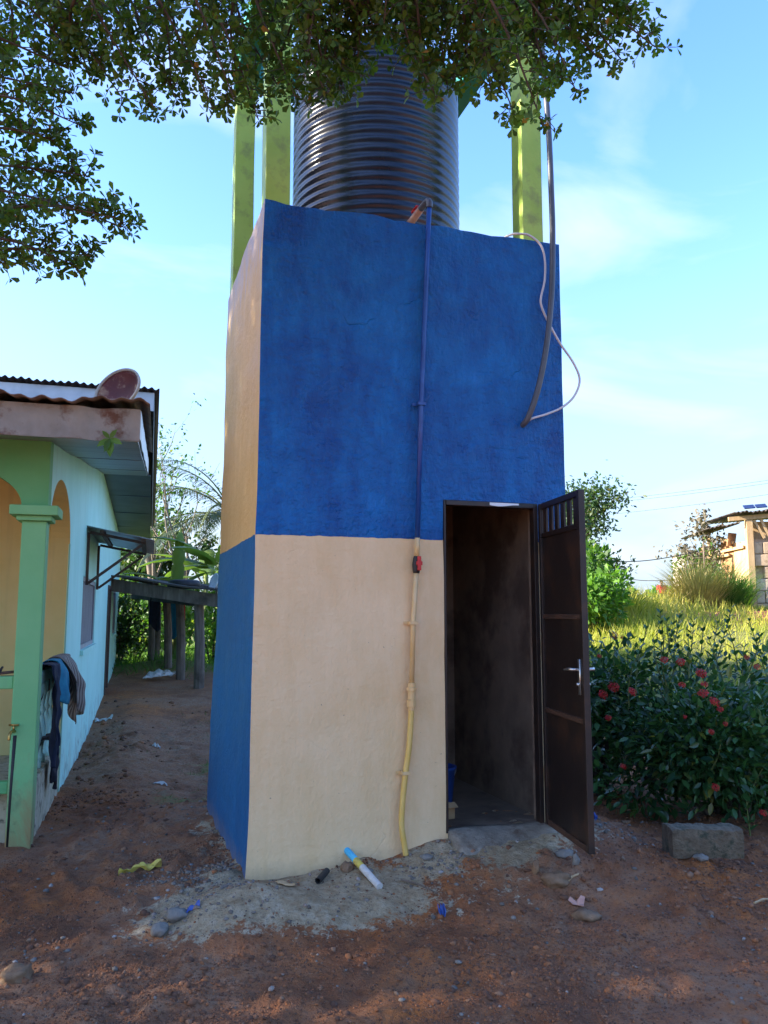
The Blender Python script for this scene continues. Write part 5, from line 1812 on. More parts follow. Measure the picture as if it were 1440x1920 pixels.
def flower_mesh():
    mb_ = MB()
    rnd = random.Random(2)
    n = 26
    for k in range(n):
        zf = 1 - (k + 0.5) / n * 0.95
        a = k * 2.39996
        rr = math.sqrt(max(0, 1 - zf * zf))
        c = Vector((rr * math.cos(a) * 0.040, rr * math.sin(a) * 0.040, zf * 0.026))
        nv = Vector((c.x, c.y, c.z + 0.02)).normalized()
        s_ = nv.orthogonal().normalized()
        s_.rotate(Matrix.Rotation(rnd.uniform(0, 6.28), 3, nv))
        t_ = nv.cross(s_)
        c = c * rnd.uniform(0.8, 1.3)
        L = 0.0125 * rnd.uniform(0.8, 1.25)
        for q_ in range(4):
            e = s_ * math.cos(q_ * 1.5708) + t_ * math.sin(q_ * 1.5708)
            f_ = nv.cross(e)
            mb_.add([c, c + e * L * 0.55 + f_ * L * 0.34 + nv * 0.002, c + e * L, c + e * L * 0.55 - f_ * L * 0.34 + nv * 0.002], [(0, 1, 2, 3)])
        mb_.add([c - nv * 0.028 + s_ * 0.0012, c - nv * 0.028 - s_ * 0.0012, c - s_ * 0.0012, c + s_ * 0.0012], [(0, 1, 2, 3)])
    return mb_


bush_base = Vector((2.72, 6.55, 0.02))
bush_base.z = gh(2.72, 6.55) - 0.03
bush = ixora('flowering_bush', 'large dark green bush with red flower heads behind the concrete block', bush_base, (0.98, 0.72, 0.645), 9500, 5,
             [(1238, 1150, 6.5, 0.45), (1262, 1190, 6.4, 0.3), (1300, 1165, 6.6, 0.35), (1212, 1180, 6.5, 0.3), (1372, 1140, 6.8, 0.5), (1366, 1180, 6.4, 0.3), (1425, 1195, 6.5, 0.3), (1330, 1200, 6.3, 0.3), (1186, 1250, 6.2, 0.3), (1395, 1215, 6.2, 0.25), (1280, 1215, 6.2, 0.25), (1415, 1330, 5.95, 0.25), (1352, 1385, 5.8, 0.25), (1430, 1440, 5.9, 0.3), (1398, 1490, 5.85, 0.3), (1310, 1300, 5.95, 0.2), (1250, 1165, 6.7, 0.45), (1275, 1150, 6.9, 0.5), (1318, 1185, 6.4, 0.4), (1345, 1170, 6.7, 0.4), (1225, 1195, 6.3, 0.35), (1290, 1195, 6.3, 0.3), (1405, 1165, 6.9, 0.45), (1200, 1215, 6.4, 0.35), (1240, 1210, 6.15, 0.3), (1262, 1172, 6.6, 0.4)], None)
bush2_base = Vector((1.86, 7.25, 0))
bush2_base.z = gh(1.86, 7.25) - 0.03
bush2 = ixora('flowering_bush', 'smaller lighter flowering bush close beside the open door edge', bush2_base, (0.62, 0.55, 0.58), 4200, 9,
              [(1155, 1200, 7.0, 0.4), (1120, 1230, 7.0, 0.35), (1178, 1215, 7.1, 0.35), (1108, 1195, 7.2, 0.4), (1140, 1250, 6.8, 0.3)], None, 10)
fm = flower_mesh().build('flower_head', M['petal'], None, fix=False)
first = True
for (px, py, Y, s_, who) in ((1245, 1237, 5.95, 1.0, 1), (1276, 1241, 5.93, 1.1, 1), (1314, 1262, 5.88, 1.25, 1), (1278, 1284, 5.88, 0.9, 1), (1320, 1283, 5.86, 0.9, 1), (1318, 1300, 5.84, 1.3, 1), (1339, 1316, 5.82, 1.35, 1), (1350, 1330, 5.82, 0.8, 1), (1185, 1297, 6.10, 1.2, 1), (1333, 1372, 5.74, 0.7, 1), (1400, 1232, 6.0, 0.7, 1), (1419, 1250, 6.0, 0.8, 1), (1140, 1346, 6.25, 0.9, 1), (1168, 1437, 6.12, 0.8, 1), (1430, 1524, 5.8, 0.9, 1), (1341, 1476, 5.80, 0.9, 1), (1360, 1357, 5.78, 0.6, 1), (1283, 1344, 5.85, 0.6, 1),
                         (1151, 1191, 6.9, 1.2, 2), (1168, 1196, 6.9, 0.8, 2), (1150, 1288, 6.55, 1.5, 2), (1130, 1302, 6.5, 1.3, 2), (1123, 1230, 6.7, 0.7, 2)):
    o = fm if first else fm.copy()
    if not first:
        COL.objects.link(o)
    first = False
    par = bush if who == 1 else bush2
    o.parent = par
    o.location = at(px, py, Y - 0.03) - Vector(par.location)
    o.rotation_euler = (R(random.uniform(35, 75)), 0, R(random.uniform(-40, 40)))
    o.scale = (s_ * 0.62, s_ * 0.56, s_ * 0.6)
shrub('flowering_bush', 'dark bush running out of the picture behind the flowering bush', Vector((4.0, 7.6, gh(4.0, 7.6))), (0.9, 0.8, 0.7), 3500, 0.10, 'leaf_ixora', 61, None, LEAF_EL, LEAF_EL_F, 10, 7, 0.48, 'bush')

# ------------------------------------------------------------------ concrete block by the bush
q0, q1 = on_ground(1252, 1604), on_ground(1388, 1603)
blk_c = on_ground(1320, 1606) + Vector((0, 0.10, 0))
bl = MB()
L_ = 0.42


def blkpt(x, y, z):
    w = 0.006 * math.sin(x * 31 + z * 17) + 0.005 * math.sin(y * 41 + x * 13) + 0.004 * math.sin(z * 57 + y * 23)
    return (x * (1 + w), y * (1 + w) + w, z + w)


for (a0, a1, b0, b1) in ((-L_ / 2, L_ / 2, -0.095, -0.06), (-L_ / 2, L_ / 2, 0.06, 0.095), (-L_ / 2, -L_ / 2 + 0.035, -0.0595, 0.0595), (-0.02, 0.02, -0.0595, 0.0595), (L_ / 2 - 0.035, L_ / 2, -0.0595, 0.0595)):
    n0 = len(bl.v)
    m_ = 14 if a1 - a0 > 0.1 else 2
    bl.box(a0, a1, b0, b1, 0, 0.19)
bl = MB()
m_ = 22
vs = []
for i in range(m_ + 1):
    x = -L_ / 2 + L_ * i / m_
    for (y, z) in ((-0.092, 0.006), (-0.097, 0.06), (-0.097, 0.13), (-0.09, 0.182), (-0.04, 0.192), (0.04, 0.190), (0.09, 0.182), (0.097, 0.1), (0.09, 0.0)):
        e = 0.985 if i in (0, m_) else 1.0
        w = 0.008 * mnoise.noise(Vector((x * 14, y * 14, z * 14)))
        vs.append((x * e, y * e + w, z * e + w + (0.01 * mnoise.noise(Vector((x * 30, y * 9, 3))) if z > 0.17 else 0)))
fs = [(i * 9 + k, (i + 1) * 9 + k, (i + 1) * 9 + (k + 1) % 9, i * 9 + (k + 1) % 9) for i in range(m_) for k in range(9)] + [tuple(range(9)), tuple(m_ * 9 + k for k in range(9))[::-1]]
bl.add(vs, fs)
o = bl.build('concrete_block', M['block'])
o.location = blk_c - Vector((-0.03, 0, 0.02))
o.scale = (1, 0.9, 0.86)
o.rotation_euler = (0.0, 0.02, R(2))
tag(o, 'weathered mossy concrete block lying on the soil before the bush', 'concrete block')

# ------------------------------------------------------------------ small things on the ground
def lump_mesh(seed, n=1):
    bm = bmesh.new()
    bmesh.ops.create_icosphere(bm, subdivisions=n, radius=1.0)
    rnd = random.Random(seed)
    off = Vector((rnd.uniform(0, 50), rnd.uniform(0, 50), rnd.uniform(0, 50)))
    for v in bm.verts:
        k = 1 + 0.55 * mnoise.noise(v.co * 1.1 + off) + 0.35 * mnoise.noise(v.co * 2.7 + off)
        v.co = v.co * k
    V_ = np.array([tuple(v.co) for v in bm.verts])
    F_ = np.array([[v.index for v in f.verts] for f in bm.faces])
    bm.free()
    return V_, F_


def lumps(name, label, xy, size, matn, sink=0.35, flat=0.7, seeds=6, sub=1, attrs=True):
    """many stones or clods lying on the ground, one object"""
    Vs, Fs, At = [], [], []
    off = 0
    kinds = [lump_mesh(s_, sub) for s_ in range(seeds)]
    n = len(xy)
    z = ground_height(xy[:, 0], xy[:, 1])
    kk = rng.integers(0, seeds, n)
    ang = rng.random(n) * 6.283
    sx = size * (0.8 + 0.5 * rng.random(n))
    sy = size * (0.7 + 0.4 * rng.random(n))
    sz = size * flat * (0.7 + 0.5 * rng.random(n))
    tn = rng.random(n)
    for k in range(seeds):
        id_ = np.where(kk == k)[0]
        if not len(id_):
            continue
        TV, TF = kinds[k]
        c, s_ = np.cos(ang[id_])[:, None], np.sin(ang[id_])[:, None]
        X = TV[None, :, 0] * sx[id_, None]
        Y_ = TV[None, :, 1] * sy[id_, None]
        Z = TV[None, :, 2] * sz[id_, None]
        P = np.stack([X * c - Y_ * s_ + xy[id_, 0][:, None], X * s_ + Y_ * c + xy[id_, 1][:, None], Z + (z[id_] + sz[id_] * (1 - 2 * sink) * 0.6)[:, None]], -1)
        Vs.append(P.reshape(-1, 3))
        Fs.append((TF[None] + (np.arange(len(id_)) * len(TV))[:, None, None]).reshape(-1, 3) + off)
        At.append(np.repeat(tn[id_], len(TV)))
        off += len(id_) * len(TV)
    o_ = np_mesh(name, np.concatenate(Vs), np.concatenate(Fs), M[matn], None, {'tint': np.concatenate(At)}, smooth=True)
    return tag(o_, label, kind='stuff')


def tint_mat(name, stops, rough=0.85, bs=0.5, bscale=60):
    m, t, b, out = new_mat(name)
    co = N(t, 'ShaderNodeTexCoord').outputs['Object']
    a = N(t, 'ShaderNodeAttribute', attribute_name='tint').outputs['Fac']
    r = N(t, 'ShaderNodeValToRGB')
    els = r.color_ramp.elements
    while len(els) < len(stops):
        els.new(0.5)
    for e, (p, c) in zip(els, stops):
        e.position = p
        e.color = rgb(c)
    t.links.new(a, r.inputs['Fac'])
    n_ = noise_node(t, co, bscale, 5, 0.65)
    col = mixc(t, ramp(t, n_, [(0.40, 0.0), (0.70, 0.45)]), r.outputs['Color'], (0.12, 0.08, 0.055))
    t.links.new(col, b.inputs['Base Color'])
    b.inputs['Roughness'].default_value = rough
    bump(t, b, n_, bs, 0.004)
    return m


M['pebble'] = tint_mat('pebbles', [(0, (0.10, 0.085, 0.07)), (0.4, (0.19, 0.165, 0.14)), (0.7, (0.25, 0.22, 0.185)), (0.85, (0.22, 0.12, 0.06)), (1.0, (0.36, 0.34, 0.32))])
M['clod'] = tint_mat('soil_clods', [(0, (0.10, 0.042, 0.022)), (0.5, (0.19, 0.077, 0.036)), (0.8, (0.33, 0.115, 0.036)), (1.0, (0.26, 0.15, 0.09))], 0.9, 0.8, 70)


def pts_in(n, fn, x0, x1, y0, y1):
    X_ = rng.uniform(x0, x1, n)
    Y_ = rng.uniform(y0, y1, n)
    k = (rng.random(n) < fn(X_, Y_)) & (tower_skirt(X_, Y_) > 0.01)
    return np.column_stack([X_[k], Y_[k]])


def gravel_fn(x, y):
    s, t = tower_local(x, y)
    m_ = 0.9 * gauss(x, y, -0.98, 4.55, 0.35, 0.28, -0.6) + 0.55 * gauss(x, y, -1.05, 4.1, 0.5, 0.22, 0.2) + 0.7 * gauss(x, y, 0.35, 4.72, 0.35, 0.16, 0.3)
    m_ = m_ + 0.55 * np.exp(-(np.maximum(-s, 0) / 0.28) ** 2) * (t > -0.1) * (t < 1.9) * (s < 0) + 0.6 * gauss(x, y, 1.45, 5.3, 0.5, 0.35) + 0.10
    return np.clip((m_ - 0.07) * (0.5 + 1.1 * fbm(x * 3, y * 3, 3, 55)) + 0.015, 0, 1)


xy = pts_in(30000, gravel_fn, -2.4, 2.6, 3.2, 6.6)
lumps('gravel', 'loose grey pebbles scattered around the tower foot', xy, 0.0035 + 0.013 * rng.random(len(xy)) ** 2.6, 'pebble')
xy = pts_in(36000, lambda x, y: np.clip((1 - 0.92 * np.clip(cement_mask(x, y) * 1.6, 0, 1)) * np.clip(0.45 + 0.8 * fbm(x * 2.2, y * 2.2, 3, 66), 0.03, 1) * (y < 7.5), 0, 1), -2.8, 2.8, 3.1, 7.2)
lumps('soil_crumbs', 'crumbs and clods of red soil over the yard', xy, 0.003 + 0.018 * rng.random(len(xy)) ** 4.5, 'clod', 0.5, 0.7)
xy = pts_in(60000, lambda x, y: np.clip((1 - 0.9 * np.clip(cement_mask(x, y) * 1.6, 0, 1)) * np.clip(0.55 + 0.9 * fbm(x * 1.7, y * 1.7, 3, 67), 0.05, 1), 0, 1), -2.3, 2.5, 3.1, 5.4)
lumps('soil_grit', 'fine gritty crumbs of red soil in the foreground', xy, 0.0022 + 0.0055 * rng.random(len(xy)) ** 2.0, 'clod', 0.42, 0.8)
xy = pts_in(9000, lambda x, y: np.clip((0.06 + 0.8 * gauss(x + 0.27 * (y - 6), y, -2.15, 9.0, 0.32, 3.0)) * np.clip(0.5 + 1.2 * fbm(x * 2, y * 2, 3, 8), 0, 1), 0, 1), -4.5, -0.9, 6.6, 14)
lumps('path_rubble', 'dark clods and rubble along the foot of the house', xy, 0.005 + 0.036 * rng.random(len(xy)) ** 5, 'clod', 0.4, 0.7)


def stone(label, px, py, size, matn, seed, squash=(1, 0.75, 0.6), rz=0.0, name='stone'):
    V_, F_ = lump_mesh(seed, 3)
    V_ = unit(V_) * np.clip(np.linalg.norm(V_, axis=1, keepdims=True), 0.75, 1.2) * (1 + 0.05 * vnoise(V_[:, 0] * 5 + seed, V_[:, 1] * 5 + V_[:, 2] * 4)[:, None])
    q_ = on_ground(px, py)
    V_ = V_ * np.array(squash) * size
    c, s_ = math.cos(rz), math.sin(rz)
    V_ = np.column_stack([V_[:, 0] * c - V_[:, 1] * s_, V_[:, 0] * s_ + V_[:, 1] * c, V_[:, 2]])
    o_ = np_mesh(name, V_, F_, M[matn], smooth=True)
    o_.location = q_ + Vector((0, 0, size * squash[2] * 0.40))
    return tag(o_, label, 'stone')


stone('large smooth tan stone lying below the open door', 1042, 1658, 0.062, 'stone_tan', 21, (1.25, 0.7, 0.7), 0.2)
stone('long upright tan stone in front of the door sill', 1004, 1634, 0.045, 'stone_tan', 24, (0.45, 0.6, 1.0), 0.3)
stone('pale angular stone under the front of concrete block', 1314, 1618, 0.038, 'stone_grey', 27, (1.0, 0.6, 0.55), -0.4)
stone('smooth tan stone on dark soil left of concrete block', 1172, 1545, 0.038, 'stone_tan', 31, (1.1, 0.6, 0.5), 0.1)
stone('pale stone standing under the free edge of the door', 1080, 1622, 0.034, 'stone_grey', 35, (0.5, 0.6, 1.1), 0.6)
stone('grey stone near the door sill, beside tan stone', 1060, 1608, 0.045, 'stone_grey', 36, (1.1, 0.7, 0.6), -0.1)
stone('rounded brown stone at the lower left picture edge', 32, 1838, 0.062, 'stone_tan', 38, (1.1, 0.8, 0.7), 0.3)
stone('tan lump of stone under the blue tipped stick', 650, 1634, 0.042, 'stone_tan', 41, (0.8, 0.8, 0.8), 0.9)
stone('small grey stone to the right of blue tipped stick', 690, 1640, 0.028, 'stone_grey', 42, (1.0, 0.8, 0.7), 0.4)
stone('grey stone half sunk near the left cement edge', 330, 1725, 0.05, 'stone_grey', 43, (1.0, 0.9, 0.7), 0.2)
stone('second grey stone left of the cement hump', 300, 1750, 0.042, 'stone_grey', 46, (0.9, 0.9, 0.75), 1.2)
stone('reddish lump of stone in the right rut', 1100, 1722, 0.055, 'stone_tan', 49, (1.2, 0.8, 0.6), 0.0)
stone('grey pebble standing between stick and door sill', 800, 1612, 0.03, 'stone_grey', 51, (1.2, 0.8, 0.6), 0.0)

# cut stick of pipe with blue, yellow and white paint
qa, qb = on_ground(646, 1616), on_ground(712, 1668)
qa.z += 0.075
qb.z += 0.014
stick = empty('painted_stick', qb, 0, 'cut stick with blue tip, yellow band and white end near wall', 'stick')
dv = qa - qb
for (u0, u1, mn, nm, r_) in ((0.0, 0.48, 'plastic_white', 'white_end', 0.0148), (0.481, 0.66, 'plastic_yellow', 'yellow_band', 0.015), (0.661, 1.0, None, 'blue_tip', 0.015)):
    if mn is None:
        M['cyan'] = mat('cyan_paint', (0.05, 0.42, 0.66), (0.10, 0.52, 0.75), 12, 0.5)
        mn = 'cyan'
    MB().tube([dv * u0, dv * u1], r_ + 0.004, 12).build(nm, M[mn], stick)
# piece of black pipe
qa, qb = on_ground(596, 1660), on_ground(616, 1638)
d_ = (qb - qa)
o = MB()
d_ = d_.normalized() * 0.13
o.tube([Vector((0, 0, 0)), d_], 0.017, 14, cap=False)
o.tube([Vector((0, 0, 0)), d_], 0.0135, 14, cap=False)
vsn = 14
o.add([o.v[k] for k in range(14)] + [o.v[28 + k] for k in range(14)], [(k, (k + 1) % 14, 14 + (k + 1) % 14, 14 + k) for k in range(14)])
o = o.build('pipe_offcut', M['black'], fix=False)
o.location = qa + Vector((0, 0, 0.02))
tag(o, 'short black pipe offcut lying left of the blue tipped stick', 'pipe offcut')


def scrap(name, label, px, py, w, l, matn, seed, rz=0.0, rise=0.02, cat='scrap', n=12):
    q_ = on_ground(px, py)
    rnd = random.Random(seed)
    a, b_, c = (rnd.uniform(0, 6.28) for _ in range(3))
    mb_ = MB()
    cc, ss = math.cos(rz), math.sin(rz)

    def p(u, v):
        x = (u - 0.5) * l
        y = (v - 0.5) * w * (0.55 + 0.5 * abs(math.sin(u * 4 + a)))
        X_, Y_ = x * cc - y * ss, x * ss + y * cc
        z_ = gh(q_.x + X_, q_.y + Y_) - q_.z + 0.006 + rise * abs(math.sin(u * 7 + a) * math.cos(v * 5 + b_)) + 0.3 * rise * math.sin(u * 19 + v * 11 + c)
        return (X_, Y_, z_)
    mb_.sheet(p, n * 2, n // 2 + 2, thick=(0, 0, 0.002))
    o_ = mb_.build(name, M[matn])
    o_.location = q_
    return tag(o_, label, cat)


scrap('yellow_wrapper', 'crumpled yellow plastic wrapper on the soil left of tower', 263, 1630, 0.075, 0.23, 'plastic_yellow', 3, 0.45, 0.03, 'wrapper')
scrap('blue_scrap', 'blue plastic scrap left of the pale cement hump', 354, 1712, 0.035, 0.10, 'plastic_blue', 5, 0.3, 0.012)
scrap('blue_scrap', 'small blue plastic scrap standing right of the stick', 829, 1716, 0.05, 0.035, 'plastic_blue', 6, 0.2, 0.03)
scrap('blue_scrap', 'dull blue scrap on dark soil behind the door edge', 1114, 1535, 0.04, 0.06, 'plastic_blue', 7, 1.2, 0.03)
scrap('sawdust_patch', 'pale sawdust patch on cement before the wall', 535, 1660, 0.10, 0.07, 'wood_pale', 9, 1.4, 0.004, 'sawdust')
scrap('paper_scrap', 'pale paper scrap on the path behind the yellow wrapper', 300, 1470, 0.05, 0.13, 'plastic_white', 11, 0.6, 0.01, 'paper')
scrap('paper_scrap', 'small white scrap far along the path by the house', 293, 1402, 0.05, 0.09, 'plastic_white', 12, 0.1, 0.02, 'paper')
scrap('paper_scrap', 'white scrap at the foot of the house side door', 195, 1352, 0.10, 0.22, 'plastic_white', 13, 0.1, 0.03, 'paper')
# dry leaf by the rut
q = on_ground(1082, 1700)
lf_ = MB()
ol = [(-0.045, 0.02), (-0.03, 0.035), (0.0, 0.02), (0.03, 0.045), (0.05, 0.035), (0.035, 0.0), (0.02, -0.045), (0.005, -0.02), (-0.025, -0.01)]
n = len(ol)
zz = [0.02 + 0.012 * math.sin(k * 2.3) for k in range(n)]
lf_.add([(x, y * 0.9, zz[k]) for k, (x, y) in enumerate(ol)] + [(0, 0, 0.008)], [(k, (k + 1) % n, n) for k in range(n)])
o = lf_.build('dry_leaf', M['leaf_dry'], fix=False)
so = o.modifiers.new('solid', 'SOLIDIFY')
so.thickness = 0.0015
o.location = q
o.rotation_euler = (R(25), 0, 0.1)
tag(o, 'curled pinkish dry leaf on the soil below the tan stone', 'leaf')
for (a, b_, r_, lb) in (((752, 1655), (820, 1680), 0.006, 'thin brown twig lying right of the blue tipped stick'), ((1415, 1700), (1450, 1690), 0.006, 'pale twig at the right picture edge'), ((1060, 1662), (1085, 1645), 0.008, 'short pale stick beside the large tan stone')):
    qa, qb = on_ground(*a), on_ground(*b_)
    o = MB().tube([Vector((0, 0, 0.012)), (qb - qa) * 0.5 + Vector((0.0, 0.01, 0.018)), qb - qa + Vector((0, 0, 0.012))], [r_, r_ * 0.9, r_ * 0.6], 6).build('twig', M['wood_pale'] if 'pale' in lb else M['wood'])
    o.location = qa
    tag(o, lb, 'twig')
# little fern rooted under the fascia
q = HL(0.42, -0.50, 2.67)
fern = empty('fern', q, 0, 'small green fern growing from the rusty porch fascia', 'fern')
for k, (dx, dz, L) in enumerate(((0.1, -1.0, 0.13), (-0.7, -0.5, 0.10), (0.8, -0.35, 0.10), (-0.45, 0.5, 0.07), (0.5, 0.55, 0.08), (-0.25, -1.0, 0.10))):
    leaf_cloud('frond', np.array([(0.0, -0.012 - 0.002 * k, 0.01)]), np.array([(dx, -0.25, dz)]), np.array([(0.1, -1.0, 0.25)]), np.array([L]), 'leaf_light', fern)

# ------------------------------------------------------------------ the overhanging tree
tb = Vector((-2.45, 1.15, 0))
tb.z = gh(tb.x, tb.y)
over = empty('overhanging_tree', tb, 0, 'shade tree whose small leaved branches hang across the picture top', 'tree')
limb = MB()
nodes = []


def add_limb(pts, r0, r1):
    path = smooth_path([Vector(p) - tb for p in pts], 8)
    n_ = len(path)
    limb.tube(path, [r0 + (r1 - r0) * i / (n_ - 1) for i in range(n_)], 9, cap=False)
    for i, p in enumerate(path):
        if i > n_ * 0.25:
            nodes.append((p, r0 + (r1 - r0) * i / (n_ - 1)))


limb.tube([Vector((0, 0, -0.2)), Vector((0.02, 0.02, 0.5)), Vector((-0.03, 0.04, 1.6)), Vector((0.02, 0.02, 2.6)), Vector((0.06, 0.05, 3.8)), Vector((0.0, 0.1, 5.4))], [0.20, 0.15, 0.135, 0.12, 0.09, 0.04], 12, cap=False)
add_limb([tb + Vector((0, 0.02, 2.7)), (-1.9, 2.3, 3.9), (-1.25, 3.2, 4.55), (-0.55, 3.6, 4.75), (0.25, 3.7, 4.9), (1.0, 3.6, 4.95)], 0.065, 0.016)
add_limb([tb + Vector((0, 0.02, 2.4)), (-2.35, 2.1, 3.1), (-2.2, 3.0, 3.45), (-1.95, 3.5, 3.5)], 0.05, 0.014)
add_limb([tb + Vector((0, 0.02, 3.2)), (-1.3, 1.7, 4.7), (-0.2, 2.5, 5.2), (0.8, 3.1, 5.1), (1.4, 3.5, 4.9)], 0.055, 0.014)
add_limb([tb + Vector((0, 0, 3.4)), (-3.2, 0.3, 4.4), (-4.1, -0.4, 4.7)], 0.05, 0.014)
add_limb([tb + Vector((0, 0, 3.0)), (-1.7, 0.0, 4.3), (-0.8, -1.0, 4.6)], 0.05, 0.014)
add_limb([tb + Vector((0, 0, 3.6)), (-3.0, 1.9, 4.9), (-3.9, 2.8, 5.3)], 0.05, 0.014)
add_limb([tb + Vector((0, 0, 4.4)), (-1.7, 1.9, 6.0), (-0.7, 2.3, 6.6)], 0.04, 0.012)
LP, LD, LN, LS = [], [], [], []
rndo = random.Random(99)


def whorl(p, d, size, k=None):
    """rosette of obovate leaves round a shoot tip"""
    k = k or rndo.randint(4, 7)
    q_ = d.orthogonal().normalized()
    q2 = d.cross(q_)
    a0 = rndo.uniform(0, 6.28)
    for i in range(k):
        a = a0 + 6.283 * i / k + rndo.uniform(-0.25, 0.25)
        e = q_ * math.cos(a) + q2 * math.sin(a)
        dv = (e * 1.0 + d * rndo.uniform(0.15, 0.8)).normalized()
        LP.append(tuple(p + dv * 0.004))
        LD.append(tuple(dv))
        LN.append(tuple((d * 1.0 - e * 0.35 + Vector((rndo.gauss(0, 0.3), rndo.gauss(0, 0.3), rndo.gauss(0, 0.3) + 0.4)))))
        LS.append(size * rndo.uniform(0.65, 1.15))


def spray(A, B, size=0.042, dens=1.0, spread=0.16):
    """a leafy side branch from A to B with twigs on both sides"""
    A, B = A - tb, B - tb
    L = (B - A).length
    d = (B - A).normalized()
    sag = Vector((rndo.gauss(0, 0.04), rndo.gauss(0, 0.04), 0.05 * L))
    path = smooth_path([A, (A + B) / 2 + sag, B], 7)
    n_ = len(path)
    limb.tube(path, [0.009 - 0.0065 * i / (n_ - 1) for i in range(n_)], 5, cap=False)
    # join to the nearest limb
    bn = min(nodes, key=lambda nd: (nd[0] - A).length)
    mid = (bn[0] + A) / 2 + Vector((0, 0, 0.10))
    jp = smooth_path([bn[0], mid, A], 6)
    limb.tube(jp, [min(bn[1], 0.018) + (0.009 - min(bn[1], 0.018)) * i / (len(jp) - 1) for i in range(len(jp))], 5, cap=False)
    nodes.append((jp[len(jp) // 2], 0.012))
    nodes.append((jp[-3], 0.010))
    nt_ = max(5, int(L / 0.0185 * dens))
    for k in range(nt_):
        u = 0.05 + 0.95 * (k + rndo.random()) / nt_
        i = min(n_ - 2, int(u * (n_ - 1)))
        p = path[i].lerp(path[i + 1], u * (n_ - 1) - i) if u < 1 else path[-1]
        r_ = Vector((rndo.gauss(0, 1), rndo.gauss(0, 1), rndo.gauss(0, 0.55)))
        td = (d * rndo.uniform(0.2, 0.9) + r_.normalized()).normalized()
        tl = spread * rndo.uniform(0.35, 1.15) * (1.15 - 0.55 * u)
        e = p + td * tl + Vector((0, 0, 0.02))
        m2 = (p + e) / 2 + Vector((rndo.gauss(0, 0.008), rndo.gauss(0, 0.008), 0.01))
        limb.tube([p, m2, e], [0.0028, 0.0022, 0.0014], 3, cap=False)
        whorl(e, (td + Vector((0, 0, 0.5))).normalized(), size)
        whorl(m2, (td * 0.5 + Vector((rndo.gauss(0, 0.5), rndo.gauss(0, 0.5), 0.8))).normalized(), size * 0.95, 4)
    whorl(path[-1], d, size)


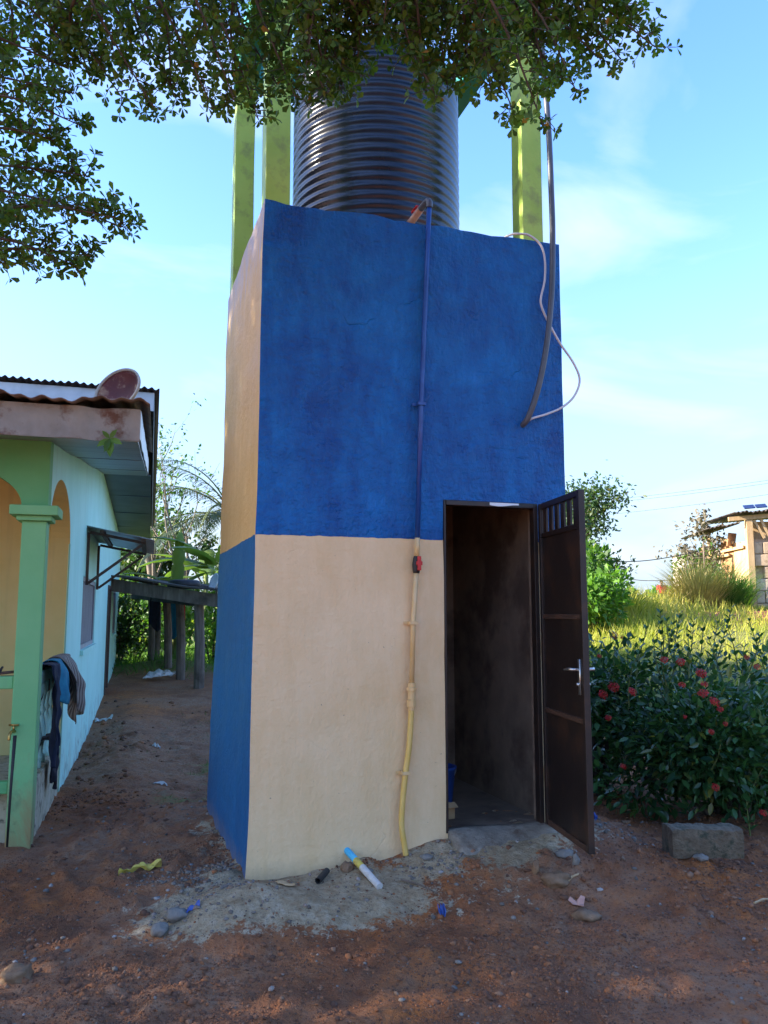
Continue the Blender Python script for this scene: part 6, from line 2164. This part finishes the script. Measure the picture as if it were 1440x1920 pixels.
SPR = [((-170, 330), (238, 428), 3.35), ((-150, 420), (150, 505), 3.25), ((-60, 470), (170, 480), 3.4), ((-120, 300), (165, 330), 3.45), ((-60, 400), (215, 408), 3.3), ((-150, 250), (120, 270), 3.3), ((-120, 180), (150, 235), 3.4), ((-150, 120), (140, 175), 3.3), ((-140, 480), (40, 495), 3.5), ((-150, 360), (110, 380), 3.5), ((-140, 210), (90, 330), 3.6),
       ((-80, 40), (130, 130), 3.5), ((-60, -60), (120, 80), 3.4), ((40, -90), (170, 150), 3.45), ((70, -80), (230, 185), 3.5), ((130, -90), (290, 205), 3.4), ((200, -90), (330, 185), 3.6), ((250, -80), (400, 205), 3.5), ((330, -90), (440, 190), 3.35), ((360, -40), (485, 225), 3.4), ((420, -80), (520, 160), 3.6), ((450, -100), (555, 185), 3.5), ((520, -90), (615, 165), 3.45), ((590, -60), (570, 150), 3.4), ((600, -90), (648, 140), 3.5), ((640, -110), (690, 60), 3.55), ((690, -120), (720, 45), 3.4),
       ((100, -60), (120, 60), 3.7), ((260, -80), (270, 90), 3.75), ((330, -60), (350, 120), 3.7), ((480, -80), (470, 90), 3.75), ((560, -80), (540, 70), 3.7), ((0, -60), (20, 90), 3.7), ((200, -60), (190, 100), 3.8),
       ((740, -110), (775, 120), 3.5), ((770, -90), (820, 185), 3.45), ((790, -60), (840, 170), 3.6), ((830, -70), (880, 110), 3.5), ((850, -50), (920, 170), 3.4), ((880, -40), (965, 215), 3.45), ((900, -40), (1018, 235), 3.4), ((930, -70), (1080, 170), 3.5), ((950, -60), (1050, 150), 3.6), ((960, -50), (1125, 110), 3.45), ((1000, -70), (1228, 88), 3.4), ((1030, -80), (1195, 30), 3.5), ((1040, -70), (1165, 112), 3.55), ((1060, -90), (1180, 55), 3.65), ((760, -90), (740, 60), 3.6), ((860, -90), (850, 50), 3.7), ((940, -90), (950, 80), 3.7), ((1010, -90), (1040, 60), 3.7), ((660, -110), (640, 70), 3.65), ((800, -100), (800, 60), 3.75), ((905, -80), (1000, 130), 3.65),
       ((640, -90), (595, 185), 3.5), ((670, -90), (625, 120), 3.6), ((700, -90), (668, 130), 3.5), ((720, -60), (700, 70), 3.7), ((600, -60), (520, 120), 3.6), ((560, -60), (590, 110), 3.7), ((740, -60), (765, 80), 3.7), ((780, -60), (810, 110), 3.7), ((820, -60), (860, 130), 3.75), ((880, -60), (905, 90), 3.8), ((420, -60), (400, 120), 3.7), ((160, -60), (240, 130), 3.7), ((60, -40), (90, 130), 3.6), ((-60, 60), (60, 200), 3.6), ((-80, 130), (80, 260), 3.6), ((-60, 380), (60, 440), 3.6), ((960, -60), (990, 60), 3.6), ((1080, -60), (1100, 60), 3.6), ((1000, -40), (1080, 90), 3.75),
       ((620, -40), (640, 165), 3.5), ((650, -10), (655, 140), 3.6), ((580, -10), (610, 180), 3.45), ((780, -20), (800, 165), 3.5), ((820, -10), (850, 150), 3.6), ((870, -10), (882, 135), 3.5), ((690, -60), (700, 55), 3.5), ((740, -60), (750, 50), 3.6), ((520, -20), (530, 150), 3.65), ((440, -20), (450, 170), 3.6), ((300, -20), (320, 160), 3.6), ((150, -20), (180, 110), 3.5), ((1000, -30), (1030, 170), 3.6), ((1060, -40), (1130, 60), 3.5)]
for (a, b_, Y) in SPR:
    A, B = at(a[0], a[1], Y - rndo.uniform(0.05, 0.25)), at(b_[0], b_[1], Y + rndo.uniform(-0.05, 0.2))
    spray(A, B)
# the rest of the crown, above and behind the viewer
main_nodes = [nd for nd in nodes if nd[1] > 0.0125]
for k in range(130):
    nd = rndo.choice(main_nodes)
    p = nd[0] + tb + Vector((rndo.gauss(0, 0.35), rndo.gauss(0, 0.35), rndo.gauss(0.15, 0.25)))
    a = rndo.uniform(0, 6.28)
    e = p + Vector((math.cos(a), math.sin(a), rndo.uniform(-0.1, 0.25))) * rndo.uniform(0.4, 0.8)
    lo = min(min(p.z - 0.35 - (1.55 + 0.86 * p.y), e.z - 0.35 - (1.55 + 0.86 * e.y)), 9)
    if lo < 0 and max(p.y, e.y) > -0.3:
        continue
    spray(p, e, 0.062, 0.5, 0.22)
limb.build('trunk', M['bark'], over, smooth=True, fix=False)
LP, LD, LN, LS = np.array(LP), np.array(LD), np.array(LN), np.array(LS)
tn = rng.random(len(LP)) * 0.96
tn[rng.random(len(LP)) < 0.006] = 1.0
leaf_cloud('crown', LP, LD, unit(LN), LS, 'leaf_over', over, LEAF_OB, LEAF_OB_F, tint=tn)
print('overhead leaves', len(LP))
